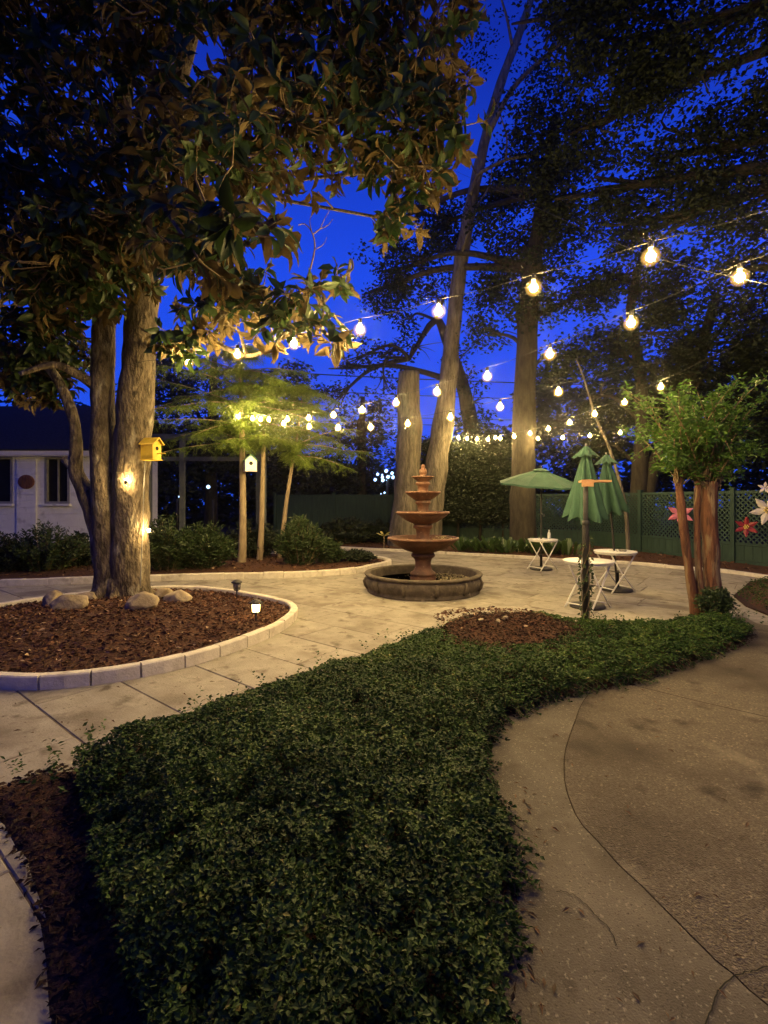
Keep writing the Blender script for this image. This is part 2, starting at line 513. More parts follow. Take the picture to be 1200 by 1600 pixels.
CONC = [Vector((p.x, p.y, 0)) for p in
        [G(1150, 958), G(1183, 975), G(1240, 985), G(1500, 1000), G(2600, 1060)] + [Vector((6.5, -2.5, 0)), Vector((.3, -2.5, 0))] +
        [G(840, 2100), G(815, 1800), G(795, 1600), G(783, 1520), G(786, 1450), G(793, 1380), G(778, 1320), G(758, 1260), G(746, 1200),
         G(752, 1160), G(790, 1118), G(855, 1090), G(925, 1075), G(995, 1062), G(1090, 1028), G(1140, 1008)]]
LEFTBED_F = [(-13, 8.9), (-7.2, 9.14), (-4.74, 9.73), (-3.3, 10.0), (-2.0, 10.2), (-.84, 10.67), (-.37, 11.2), (.05, 11.9), (.12, 12.4),
             (-.2, 13.2), (-.65, 13.7), (-1.6, 14.1), (-3.2, 14.3)]
LEFTBED = [Vector((a, b, 0)) for a, b in LEFTBED_F + [(-6, 14.4), (-7, 14.6), (-13, 14.8)]]
REAR_F = [(-5.5, 17.0), (-3.6, 16.9), (-1.75, 16.5), (0.2, 15.6), (1.93, 14.7), (4.08, 13.5), (4.75, 12.85), (6.2, 12.35), (6.95, 11.5), (7.6, 10.95), (7.95, 10.0), (8.2, 8.5)]
REAR = [Vector((a, b, 0)) for a, b in REAR_F + [(9.6, 8.3), (10.5, 12), (9.5, 16), (8.0, 19.2), (3, 20.5), (-3, 21.5), (-6, 21)]]
RBED = [Vector((p.x, p.y, 0)) for p in [G(1146, 932), G(1165, 948), G(1200, 962), G(1260, 960), G(1330, 935), G(1300, 908), G(1215, 903), G(1172, 910)]]

# ------------------------------------------------------------------ ground, plaza, paths, beds
g = build('ground', [(-80, -30, -.03), (80, -30, -.03), (80, 90, -.03), (-80, 90, -.03)], [(0, 1, 2, 3)], M['soil'])
tag(g, kind='structure')
plaza = build('plaza', [(-16, -4, -.0075), (12, -4, -.0075), (12, 17.2, -.0075), (-16, 17.2, -.0075)], [(0, 1, 2, 3)], M['joint'])
tag(plaza, kind='structure')


def slab_mesh(L_, W_, T=.05, bev=.006):
    bm = bmesh.new()
    bmesh.ops.create_cube(bm, size=1)
    bmesh.ops.scale(bm, vec=(L_, W_, T), verts=bm.verts)
    bmesh.ops.translate(bm, vec=(0, 0, -T / 2), verts=bm.verts)
    top = [e_ for e_ in bm.edges if all(v.co.z > -.001 for v in e_.verts)]
    bmesh.ops.bevel(bm, geom=top, offset=bev, segments=1, affect='EDGES')
    me = bpy.data.meshes.new('paving_slab')
    bm.to_mesh(me); bm.free()
    me.materials.append(M['slab'])
    return me


SL = [(1.0, slab_mesh(.993, .633)), (1.26, slab_mesh(1.253, .633)), (1.5, slab_mesh(1.493, .633))]
ang = math.radians(-38.5)
u = np.array([math.cos(ang), math.sin(ang)]); nrm = np.array([-u[1], u[0]])
nslab = 0
rs = random.Random(5)
for k in range(-12, 34):
    n0 = 1.282 + (k + .5) * .64
    t = -22 + rs.random() * 1.2
    while t < 16:
        L_, me = rs.choice(SL)
        c = nrm * n0 + u * (t + L_ / 2)
        t += L_
        x, y = c
        if y < -.3 or y > 17.0 or abs(x) / max(y, .6) > 1.3: continue
        tx = np.array([x + a * u[0] * L_ * .5 + b * nrm[0] * .32 for a in (-1, 0, 1) for b in (-1, 1)])
        ty = np.array([y + a * u[1] * L_ * .5 + b * nrm[1] * .32 for a in (-1, 0, 1) for b in (-1, 1)])
        if any(inside(pl, tx, ty).all() for pl in (ISLAND, BED, LEFTBED, REAR, RBED)): continue
        inc = inside(CONC, tx, ty)
        if (inc | inside(BED, tx, ty) | inside(RBED, tx, ty)).all(): continue
        if inside(CONC, np.array([x]), np.array([y]))[0] and inc.sum() >= 5: continue
        o = bpy.data.objects.new('paving_slab', me)
        COL.objects.link(o); o.parent = plaza
        o.location = (x, y, rs.uniform(-.003, .001) )
        o.rotation_euler = (rs.uniform(-.002, .002), rs.uniform(-.002, .002), ang + rs.uniform(-.003, .003))
        nslab += 1

# concrete path on the right: a smooth border band and two exposed-aggregate fields, split by recessed joints
base = sheet('concrete_path', CONC, M['soil'], lambda x, y, d: -.003, .6)
tag(base, kind='structure')
ARC = [G(925, 1078), G(905, 1110), G(885, 1170), G(882, 1220), G(900, 1275), G(945, 1330), G(1000, 1385), G(1060, 1445), G(1120, 1505), G(1200, 1575), G(1330, 1700), G(1600, 2100)]
ARC = spline(ARC, sub=3)
JOIN = [G(975, 1068), G(1090, 1097), G(1200, 1122), G(1400, 1165), G(2000, 1290)]


def shift(poly, d):
    out = []
    for i, p in enumerate(poly):
        a, b = poly[max(i - 1, 0)], poly[min(i + 1, len(poly) - 1)]
        t_ = (b - a); t_ = Vector((t_.x, t_.y, 0)).normalized()
        out.append(p + Vector((-t_.y, t_.x, 0)) * d)
    return out


zc = lambda x, y, d: .008 + .003 * nz(x * .8, y * .8)
edge_w = [Vector(p) for p in CONC[7:]]      # along the bed, from the near end to the far tip
ARC = [p + Vector((.012 * nz(i * .9, 3), .012 * nz(i * .9, 7), 0)) for i, p in enumerate(ARC)]
arcL, arcR = shift(ARC, -.003), shift(ARC, .003)
i_split = len(edge_w) - 4
band = [Vector((.3, -2.5, 0))] + edge_w[:i_split] + arcR[0:] + [Vector((2.2, .1, 0)), Vector((2.0, -2.5, 0))]
# which side is which is settled by the outline order: the band lies between bed edge and arc
band = [Vector((.3, -2.5, 0))] + edge_w[:i_split + 1] + (arcL if (arcL[6].x < arcR[6].x) else arcR) + [Vector((2.4, -2.5, 0))]
inner_arc = arcR if (arcL[6].x < arcR[6].x) else arcL
joinA, joinB = shift(JOIN, -.006), shift(JOIN, .006)
lowj, highj = (joinA, joinB) if joinA[2].y < joinB[2].y else (joinB, joinA)
field1 = list(reversed(inner_arc)) + lowj + [Vector((6.5, 2.0, 0)), Vector((6.5, -2.5, 0)), Vector((2.45, -2.5, 0))]
field2 = highj + [Vector(CONC[4]), Vector(CONC[3]), Vector(CONC[2]), Vector(CONC[1]), Vector(CONC[0])] + [Vector(CONC[-1]), Vector(CONC[-2]), Vector(CONC[-3])]
sheet('border_slab', band, M['concrete'], zc, .15, parent=base)
sheet('aggregate_slab', field1, M['aggregate'], zc, .15, parent=base)
sheet('aggregate_slab', field2, M['aggregate'], zc, .15, parent=base)
# cracks: thin irregular open lines, built as dark grooves a hair above the slab
cr_mb = MB()
for pts, w in (([G(868, 1398), G(890, 1400), G(915, 1418), G(935, 1440), G(955, 1460), G(963, 1485)], .0016),
               ([G(1215, 1508), G(1180, 1520), G(1150, 1530), G(1122, 1556), G(1112, 1585), G(1095, 1620)], .0022)):
    pts = spline(pts, sub=6)
    pts = [p + Vector((R.normal(0, .0025), R.normal(0, .0025), 0)) for p in pts]
    A, B = shift(pts, -w), shift(pts, w)
    V = [(p.x, p.y, .0125 + .003 * nz(p.x * .8, p.y * .8)) for q in zip(A, B) for p in q]
    cr_mb.add(V, [(2 * i, 2 * i + 1, 2 * i + 3, 2 * i + 2) for i in range(len(pts) - 1)])
o = cr_mb.make('crack', M['dark'], base)

def bed_z(x, y, d):
    q = math.hypot((x - MPX) / 1.0, (y - MPY) / .75)
    return -.006 + .016 * min(1, d / .12) + min(d, .6) * .12 + .015 * min(1, d / .2) * nz(x * 3, y * 3) + .15 * math.exp(-q * q) * min(1, d / .3)


MPX, MPY = G(772, 990).x, G(772, 990).y
# soil of the beds
bedsoil = sheet('bed_soil', BED, M['mulch'], bed_z, .16, skirt=.04)
tag(bedsoil, kind='structure')
isl = sheet('island_mulch', ISLAND, M['mulch'], lambda x, y, d: .05 + min(d, 1.6) * .095 + .02 * nz(x * 3, y * 3), .13, skirt=.1)
tag(isl, kind='structure')
lbed = sheet('left_bed_soil', LEFTBED, M['mulch'], lambda x, y, d: .06 + min(d, 1) * .05 + .02 * nz(x * 2, y * 2), .35, skirt=.1)
tag(lbed, kind='structure')
rbed = sheet('rear_bed_soil', REAR, M['mulch'], lambda x, y, d: .035 + min(d, 1) * .05 + .02 * nz(x * 2, y * 2), .35, skirt=.08)
tag(rbed, kind='structure')
sbed = sheet('corner_bed_soil', RBED, M['mulch'], lambda x, y, d: .02 + min(d, 1) * .1, .2, skirt=.04)
tag(sbed, kind='structure')


def isl_z(x, y):
    d = edge_dist(ISLAND, np.array([x]), np.array([y]))[0]
    return .05 + min(d, 1.6) * .095 + .02 * nz(x * 3, y * 3)


# kerbs made of single blocks
def kerb(name, path, blk, h, th, closed=False, off=0.0, taper=True):
    pts = [Vector((p[0], p[1], 0)) for p in path]
    if closed: pts = pts + [pts[0]]
    else: pts = spline(pts, sub=6)
    ln = [0]
    for a, b in zip(pts, pts[1:]): ln.append(ln[-1] + (b - a).length)

    def at(s):
        s = max(0, min(s, ln[-1] - 1e-6))
        for i in range(len(ln) - 1):
            if ln[i + 1] >= s:
                return pts[i].lerp(pts[i + 1], (s - ln[i]) / max(1e-9, ln[i + 1] - ln[i]))
    n = max(1, round(ln[-1] / blk)); L_ = ln[-1] / n
    root = tag(empty(name, pts[0]), kind='structure')
    for i in range(n):
        a, m_, b = at(i * L_ + .0025), at((i + .5) * L_), at((i + 1) * L_ - .0025)
        if m_.y < 1.2 or abs(m_.x) / m_.y > .95: continue
        hh = h + rs.uniform(-.006, .006)
        ring = []
        Vv = []
        for j, q in enumerate((a, m_, b)):
            d_ = (b - a).normalized()
            s_ = Vector((-d_.y, d_.x, 0))
            bv = .012
            for (o_, z_) in ((-th / 2, -.03), (-th / 2, hh - bv), (-th / 2 + bv, hh), (th / 2 - bv, hh), (th / 2, hh - bv), (th / 2, -.03)):
                Vv.append(q + s_ * (o_ + off) + Vector((0, 0, z_)))
        Fc = []
        for j in range(2):
            for k in range(6):
                k2 = (k + 1) % 6
                Fc.append((j * 6 + k, j * 6 + k2, (j + 1) * 6 + k2, (j + 1) * 6 + k))
        Fc += [tuple(reversed(range(6))), tuple(range(12, 18))]
        build('kerb_block', Vv, Fc, M['kerb'], root, smooth=False)
    return root


kerb('island_kerb', ISLAND, .385, .118, .10, closed=True)
kerb('left_bed_kerb', LEFTBED_F[1:], .40, .125, .12)
kerb('rear_bed_kerb', REAR_F[1:], .45, .07, .14)


# ------------------------------------------------------------------ leaves in bulk
def frames(dirs, ups):
    x = dirs / np.linalg.norm(dirs, axis=1, keepdims=True)
    y = np.cross(ups, x)
    y /= np.linalg.norm(y, axis=1, keepdims=True) + 1e-9
    z = np.cross(x, y)
    return x, y, z


LEAF8 = (np.array([(0, 0, 0), (.33, .5, .10), (.33, 0, 0), (.33, -.5, .10), (.70, .40, .02), (.70, 0, -.07), (.70, -.40, .02), (1, 0, -.20)]),
         [(0, 2, 1), (0, 3, 2), (1, 2, 5), (1, 5, 4), (2, 3, 6), (2, 6, 5), (4, 5, 7), (5, 6, 7)])
LEAF4 = (np.array([(0, 0, 0), (.45, .5, .08), (.5, 0, -.02), (.45, -.5, .08), (1, 0, -.10)]),
         [(0, 2, 1), (0, 3, 2), (1, 2, 4), (2, 3, 4)])
LEAF2 = (np.array([(0, 0, 0), (.5, .5, .05), (1, 0, -.08), (.5, -.5, .05)]), [(0, 3, 2), (0, 2, 1)])


def leaves(pos, dirs, ups, ln, wd, tmpl):
    T, Fc = tmpl
    x, y, z = frames(dirs, ups)
    ln = np.broadcast_to(ln, len(pos))[:, None, None]; wd = np.broadcast_to(wd, len(pos))[:, None, None]
    V = pos[:, None, :] + x[:, None, :] * (T[None, :, 0:1] * ln) + y[:, None, :] * (T[None, :, 1:2] * wd) + z[:, None, :] * (T[None, :, 2:3] * ln)
    n, k = len(pos), len(T)
    Fa = (np.array(Fc)[None, :, :] + (np.arange(n) * k)[:, None, None]).reshape(-1, len(Fc[0]))
    return V.reshape(-1, 3), Fa


def rdir(n, zlo=-1, zhi=1):
    z = R.uniform(zlo, zhi, n); t = R.uniform(0, 2 * np.pi, n); r = np.sqrt(np.maximum(0, 1 - z * z))
    return np.c_[r * np.cos(t), r * np.sin(t), z]


def inball(n):
    v = R.normal(size=(n, 3)); v /= np.linalg.norm(v, axis=1, keepdims=True)
    return v * (R.random(n) ** (1 / 3))[:, None]


def leafy(name, centers, rad, per, ln, wd, mat_, parent, tmpl=LEAF2, droop=.2, flat=.7):
    """leaf clumps round the given centres"""
    n = len(centers) * per
    c = np.repeat(centers, per, axis=0)
    off = inball(n) * np.repeat(np.broadcast_to(rad, len(centers)), per)[:, None]
    off[:, 2] *= flat
    d = rdir(n, -.6, .5); d[:, 2] -= droop
    ups = rdir(n, .2, 1)
    s = R.uniform(.7, 1.25, n)
    V, Fa = leaves(c + off, d, ups, ln * s, wd * s, tmpl)
    o = build(name, V, Fa, mat_, parent, smooth=False)
    o['kind'] = 'stuff'
    return o


def blobs_world(blobs):
    """(px, py, distance, half width px, half height px, half depth m) -> centre, half axes"""
    out = []
    for px, py, d, rx, ry, rd in blobs:
        out.append((np.array(P(px, py, d)), np.array((rx * d / FOC, rd, ry * d / FOC))))
    return out


def sample_blobs(bl, per_m2, shell=.55):
    pts, owner = [], []
    for i, (c, a) in enumerate(bl):
        n = max(3, int(math.pi * a[0] * a[2] * per_m2))
        v = R.normal(size=(n, 3)); v /= np.linalg.norm(v, axis=1, keepdims=True)
        r = shell + (1 - shell) * R.random(n)
        r = np.where(R.random(n) < .35, R.random(n) ** .5, r)
        lump = np.array([1 + .28 * nz(*(q * 2.1 + c)) for q in v])
        pts.append(c + v * (r * lump)[:, None] * a); owner += [i] * n
    return np.vstack(pts), np.array(owner)


# ------------------------------------------------------------------ where the strings of bulbs hang
SP = .85
fits = {
    'S1': [(295, 567), (370, 555), (460, 537), (562, 515), (686, 487), (833, 450), (1017, 401)],
    'S2': [(372, 653), (395, 653), (419, 654), (450, 656), (483, 654), (521, 650), (564, 642), (618, 629), (683, 612), (763, 588), (862, 553), (985, 506), (1155, 434)],
    'S3': [(408, 656), (442, 662), (483, 667), (529, 668), (579, 668), (636, 662), (705, 654), (782, 636), (872, 612)],
    'S4': [(1031, 605), (978, 629), (928, 647), (891, 660), (858, 670), (827, 677), (804, 684), (782, 685), (762, 686), (744, 686), (729, 686), (716, 684), (705, 681), (692, 677)],
    'S5': [(969, 676), (922, 681), (879, 684), (841, 686), (806, 685), (774, 684)]}


def string_fit(px):
    """a straight run with even spacing that passes through the bulbs seen in the photograph"""
    q = np.array(px, float); n = len(q); i = np.arange(n)
    uu_ = (q[:, 0] - 600) / FOC
    A = np.c_[np.ones(n), i, -uu_ * i]
    s_, *_ = np.linalg.lstsq(A, uu_, rcond=None)
    X0, dx, dy = s_
    sc = SP / math.hypot(dx, dy)
    Y = (1 + i * dy) * sc
    Z = EYE + (HOR - q[:, 1]) / FOC * Y
    return X0, dx, dy, sc, np.polyfit(i, Z, 2 if n < 10 else 3), n


BULBS = np.array([((X0 + k * dx) * sc, (1 + k * dy) * sc, np.polyval(cz, k)) for X0, dx, dy, sc, cz, n in map(string_fit, fits.values()) for k in range(n)])


# ------------------------------------------------------------------ magnolia
root = empty('magnolia_tree', P(188, 925, 7.5), 'large magnolia with forked mottled trunk standing in the kerbed mulch island', 'tree')
root.location.z = .2
MAG = root


def pxt(L, d0, d1=None):
    d1 = d1 or d0
    n = len(L)
    return [P(a, b, d0 + (d1 - d0) * i / (n - 1)) for i, (a, b, r) in enumerate(L)], [r for *_, r in L]


def flare(rads, first=1.0):
    return rads


tL = [(176, 952, .30), (173, 915, .235), (170, 870, .20), (165, 800, .187), (161, 700, .172), (160, 600, .165), (163, 500, .15), (172, 400, .14), (180, 280, .12), (200, 120, .10), (230, -60, .07), (260, -250, .04)]
tR = [(205, 955, .33), (204, 915, .285), (203, 860, .262), (205, 790, .25), (208, 700, .258), (214, 600, .25), (221, 500, .22), (226, 430, .20), (236, 330, .16), (260, 200, .13), (300, 50, .10), (340, -150, .07), (380, -380, .035)]
tS = [(178, 950, .25), (173, 890, .22), (165, 850, .205), (153, 800, .185), (134, 768, .135), (119, 738, .10), (119, 703, .085), (116, 660, .075), (101, 615, .07), (78, 577, .065), (45, 554, .06), (0, 546, .05), (-80, 530, .035), (-180, 480, .02)]
mb = MB()
for L, d0, d1 in ((tL, 7.45, 7.2), (tR, 7.5, 7.0), (tS, 7.5, 7.3)):
    p, r = pxt(L, d0, d1)
    p, r = spline(p, r, 5)
    mb.tube(p, r, 18, rough=.16, freq=3.5)
mb.tube(spline([P(206, 905, 7.38), P(203, 868, 7.30), P(208, 838, 7.32), P(215, 820, 7.4)], sub=4), [.02, .05, .08, .10, .115, .125, .13, .13, .12, .11, .09, .06, .03], 12, rough=.15)
for (ax_, ay_, r_) in ((-.42, -.10, .09), (-.22, -.34, .10), (.08, -.38, .10), (.36, -.22, .09), (.46, .08, .08), (-.5, .16, .08)):
    c_ = P(190, 925, 7.5)                      # root flare
    L = spline([Vector((c_.x + ax_ * .25, c_.y + ay_ * .25, .78)), Vector((c_.x + ax_ * .48, c_.y + ay_ * .48, .42)), Vector((c_.x + ax_ * .8, c_.y + ay_ * .8, .22)), Vector((c_.x + ax_ * 1.35, c_.y + ay_ * 1.35, .10))], sub=4)
    mb.tube(L, [r_ * (.5 + .7 * math.sin(math.pi * min(1, k / (len(L) - 1) + .15))) for k in range(len(L))], 10, rough=.25, freq=4)
trunk = mb.make('trunk', M['bark_mag'], root)
mb = MB()
for L, r_ in (([(478, 440), (487, 412), (492, 384), (487, 362), (476, 350), (466, 352)], .011), ([(489, 366), (500, 358), (512, 352), (520, 342)], .007), ([(487, 362), (484, 345), (489, 332)], .006), ([(500, 358), (508, 340), (517, 326)], .005), ([(492, 390), (505, 382), (511, 370)], .005)):
    L = spline([P(a, b, 5.0) for a, b in L], sub=4)
    mb.tube(L, [r_ * (1 - .6 * k / (len(L) - 1)) for k in range(len(L))], 5)
mb.make('bare_twig', M['twig'], root)
mb = MB()
p = [P(128, 752, 7.46), P(112, 728, 7.42), P(100, 716, 7.38)]
mb.tube(p, [.085, .07, .062], 10, rough=.1)
o = mb.make('pruned_stub', M['bark_mag'], root)
mb = MB(); mb.tube([P(100, 716.2, 7.379), P(99.4, 715.6, 7.377)], [.058, .056], 10); mb.make('cut_face', M['cut'], o)

mag_blobs = [
    (60, 60, 6.2, 240, 200, 1.3), (300, 40, 5.6, 200, 170, 1.3), (520, 60, 5.6, 170, 130, 1.2), (660, 60, 5.6, 110, 110, .9),
    (690, 190, 5.6, 75, 75, .7), (600, 190, 5.6, 130, 95, .9), (640, 262, 5.6, 90, 48, .6), (622, 345, 5.8, 58, 28, .4),
    (450, 190, 5.2, 140, 100, 1.0), (330, 250, 4.8, 140, 120, 1.0), (160, 300, 6.0, 190, 150, 1.2), (10, 330, 6.2, 150, 130, 1.2),
    (455, 240, 5.4, 80, 40, .6), (385, 345, 3.5, 70, 50, .45), (300, 390, 4.2, 80, 60, .6), (60, 430, 6.6, 130, 90, 1.0), (150, 430, 6.4, 80, 60, .6), 
    (365, 455, 5.4, 68, 36, .5), (475, 452, 5.0, 66, 24, .4), (538, 430, 5.2, 34, 24, .3), (340, 485, 5.7, 80, 45, .5),
    (425, 500, 5.3, 78, 46, .5), (502, 520, 4.95, 52, 40, .4), (548, 520, 4.75, 24, 24, .2), (290, 530, 5.9, 55, 40, .4), (30, 545, 7.4, 110, 60, .7), (90, 520, 7.4, 70, 50, .6),(70, 610, 7.6, 60, 35, .4),
    (200, 330, 5.6, 130, 95, .7), (20, 590, 8.4, 110, 48, .6), (105, 560, 8.4, 60, 45, .5), (110, 410, 6.0, 140, 75, .8), (232, 372, 6.2, 60, 50, .5), (338, 390, 4.6, 58, 42, .45), (350, 450, 6.0, 80, 40, .5), (150, -260, 6.0, 420, 200, 2.0), (520, -260, 5.5, 320, 200, 1.8), (300, -520, 5.5, 480, 220, 2.2),(-220, 100, 6.0, 200, 300, 1.5)]
mbw = blobs_world(mag_blobs)
wh, own = sample_blobs(mbw, 36)
keep = np.array([np.min(((BULBS - w) ** 2).sum(1)) > .24 ** 2 for w in wh]); wh, own = wh[keep], own[keep]
big = own == 13
# limbs from the stems to every clump, then a twig to every whorl
anch = {}
pR, _ = pxt(tR, 7.5, 7.0); pL, _ = pxt(tL, 7.45, 7.2)
stems = [pR[i] for i in (8, 9, 10, 11)] + [pL[i] for i in (7, 8, 9, 10)]
mb = MB()
limb_pts = []
low = [P(310, 531, 6.6), P(345, 541, 6.3), P(385, 556, 6.1), P(420, 545, 5.9), P(455, 515, 5.7), P(500, 480, 5.6), P(545, 425, 5.6)]
for i, (c, a) in enumerate(mbw):
    c = Vector(c)
    s0 = min(stems, key=lambda q: (q - c).length + (1.2 if q.z < c.z + .3 else 0))
    if c.z < 4.4 and c.y > 4.7 and c.x > -2.6:
        s0 = min(low, key=lambda q: (q - c).length)
    mid = s0.lerp(c, .5) + Vector((R.normal(0, .15), R.normal(0, .15), .25)) * (.3 if s0 in low else 1)
    L = spline([s0, s0.lerp(mid, .5) + Vector((0, 0, .12)), mid, c, c + (c - mid) * .12], sub=5)
    r0 = .02 + .006 * (c - s0).length
    mb = MB(); mb.tube(L, [r0 * (1 - .85 * k / (len(L) - 1)) for k in range(len(L))], 7, rough=.1); mb.make('limb', M['bark_mag'], root)
    limb_pts += L[6:]
L = spline([P(225, 545, 7.3), P(262, 543, 7.0), P(310, 531, 6.6), P(345, 541, 6.3), P(385, 556, 6.1), P(420, 545, 5.9), P(455, 515, 5.7), P(500, 480, 5.6), P(545, 425, 5.6)], sub=5)
mb = MB(); mb.tube(L, [.05 - .042 * k / (len(L) - 1) for k in range(len(L))], 8, rough=.1); mb.make('limb', M['bark_mag'], root); mb = MB()
L = spline([P(160, 612, 7.4), P(130, 590, 7.2), P(85, 570, 7.0), P(30, 585, 6.8)], sub=5)
mb.tube(L, [.10 - .07 * k / (len(L) - 1) for k in range(len(L))], 8, rough=.1)
LP = np.array([list(q) for q in limb_pts])
mb.make('limb', M['bark_mag'], root)
tw = MB()
axis = np.zeros((len(wh), 3))
for i, w in enumerate(wh):
    c = mbw[own[i]][0]
    ax = (w - c) / (np.linalg.norm(w - c) + 1e-6) * .8 + rdir(1)[0] * .5 + np.array((0, 0, .25))
    axis[i] = ax / np.linalg.norm(ax)
    j = np.argmin(((LP - w) ** 2).sum(1))
    a = Vector(w); b = Vector(LP[j])
    if (a - b).length > .5: b = a.lerp(b, .5 / (a - b).length)
    m_ = a.lerp(b, .4) - Vector(axis[i]) * .12
    if own[i] < len(mag_blobs) - 4:
        tw.tube([b, m_, a], [.011, .008, .005], 4, cap=False)
o = tw.make('twig_mass', M['twig'], root); o['kind'] = 'stuff'
PER = 9
n = len(wh) * PER
ia = np.repeat(np.arange(len(wh)), PER)
ax = axis[ia]
t = np.tile(np.arange(PER) * 2.4, len(wh)) + R.random(n) * .9
b1 = np.cross(ax, np.array((.31, .17, .93))); b1 /= np.linalg.norm(b1, axis=1, keepdims=True)
b2 = np.cross(ax, b1)
op = R.uniform(.35, 1.7, n)
d = ax * np.cos(op)[:, None] + (b1 * np.cos(t)[:, None] + b2 * np.sin(t)[:, None]) * np.sin(op)[:, None]
d[:, 2] -= R.uniform(-.1, .8, n)
pos = wh[ia] + d * .015 - ax * (R.random(n) * .16)[:, None]
ups = ax + rdir(n) * .5
ln = R.uniform(.12, .235, n) * np.where(big[ia], 1.15, 1.0); wd = ln * R.uniform(.36, .46, n)
# the leaves that show largest are objects of their own
sx = 600 + FOC * pos[:, 0] / pos[:, 1]; sy = HOR - FOC * (pos[:, 2] - EYE) / pos[:, 1]
vis = (sx > 0) & (sx < 1200) & (sy > 0) & (sy < 800)
score = np.where(vis, ln / pos[:, 1], 0)
# leaf nearest the camera along its own line of sight: coarse depth buffer
cell = (sx // 14).astype(int) * 1000 + (sy // 14).astype(int)
order = np.argsort(pos[:, 1])
seen, front = set(), np.zeros(n, bool)
for k in order:
    if not vis[k]: continue
    if cell[k] not in seen:
        seen.add(cell[k]); front[k] = True
pick = np.argsort(-(score * np.where(front, 1, .0)))[:300]
mask = np.zeros(n, bool); mask[pick] = True
V, Fa = leaves(pos[~mask], d[~mask], ups[~mask], ln[~mask], wd[~mask], LEAF8)
o = build('foliage', V, Fa, M['mag_leaf'], root, smooth=True); o['kind'] = 'stuff'
lm = []
for k in range(3):
    me = bpy.data.meshes.new('leaf')
    T = LEAF8[0].copy(); T[:, 1] *= (.38, .42, .46)[k]; T[:, 2] *= (.7, 1.0, 1.4)[k]
    me.from_pydata(T.tolist(), [], LEAF8[1]); me.materials.append(M['mag_leaf'])
    me.polygons.foreach_set('use_smooth', [True] * len(me.polygons)); lm.append(me)
x_, y_, z_ = frames(d[pick], ups[pick])
for k, i in enumerate(pick):
    o = bpy.data.objects.new('leaf', lm[k % 3]); COL.objects.link(o); o.parent = root
    Mx = Matrix(((x_[k][0], y_[k][0], z_[k][0]), (x_[k][1], y_[k][1], z_[k][1]), (x_[k][2], y_[k][2], z_[k][2])))
    o.matrix_local = Matrix.Translation(Vector(pos[i]) - root.location) @ Mx.to_4x4() @ Matrix.Scale(ln[i], 4)
print('magnolia leaves', n)


# ------------------------------------------------------------------ other trees
def tree(name, label, base, trunks, blobs, per_m2, leaf, bark, ln, wd, crad=.4, per=34, limbs=True, group=None, tmpl=LEAF2, twigs=True, sides=12, rough=.14):
    root = empty(name, base, label, 'tree', group)
    mb = MB(); stems = []
    for L, d0, d1 in trunks:
        p, r = pxt(L, d0, d1)
        stems += p[len(p) // 3:]
        p, r = spline(p, r, 4)
        mb.tube(p, r, sides, rough=rough, freq=1.8)
    mb.make('trunk', bark, root)
    bl = blobs_world(blobs)
    if limbs and blobs:
        for c, a in bl:
            mb = MB()
            c = Vector(c)
            s0 = min(stems, key=lambda q: (q - c).length + (2.5 if q.z > c.z else 0))
            mid = s0.lerp(c, .5) + Vector((R.normal(0, .3), R.normal(0, .3), .4))
            L = spline([s0, mid, c, c + (c - mid) * .4], sub=5)
            r0 = .05 + .018 * (c - s0).length
            mb.tube(L, [r0 * (1 - .85 * k / (len(L) - 1)) for k in range(len(L))], 6, rough=.1)
            for q in range(5):
                e_ = c + Vector(inball(1)[0] * a * 1.05)
                L2 = spline([L[-8], L[-4].lerp(e_, .5) + Vector((0, 0, .1)), e_], sub=3)
                mb.tube(L2, [r0 * .4 * (1 - .8 * k / (len(L2) - 1)) for k in range(len(L2))], 5)
            mb.make('limb', bark, root)
    if blobs:
        cs, _ = sample_blobs(bl, per_m2 * 1.7, .4)
        cs = cs[np.array([nz(*(q * .85)) + .5 * nz(*(q * 1.9)) for q in cs]) > -.06]
        leafy('foliage', cs, crad, per, ln, wd, leaf, root, tmpl)
    return root


# tall leaning tree with its cut-off twin, behind the fountain
lean = [(672, 868, 0.533), (671, 835, 0.456), (676, 780, 0.404), (684, 720, 0.378), (692, 660, 0.361), (700, 600, 0.301), (707, 520, 0.284), (716, 440, 0.249), (728, 360, 0.215), (742, 290, 0.189), (760, 210, 0.163), (782, 130, 0.146), (812, 50, 0.129), (850, -60, 0.103), (900, -200, 0.052)]
stub = [(630, 872, .62), (632, 835, .52), (635, 780, .46), (638, 720, .43), (640, 660, .44), (638, 625, .39), (638, 582, .37)]
lt = empty('leaning_tree', P(650, 855, 17), 'tall pale leaning trunk with a cut off twin stem behind the fountain', 'tree')
mb = MB(); p, r = pxt(lean, 17, 16); p, r = spline(p, r, 5); mb.tube(p, r, 16, rough=.2, freq=1.6); mb.make('trunk', M['bark_twin'], lt)
mb = MB(); p, r = pxt(stub, 16.9, 16.9); p, r = spline(p, r, 5); mb.tube(p, r, 16, rough=.16, freq=1.6)
o = mb.make('cut_trunk', M['bark_twin'], lt)
mb = MB()
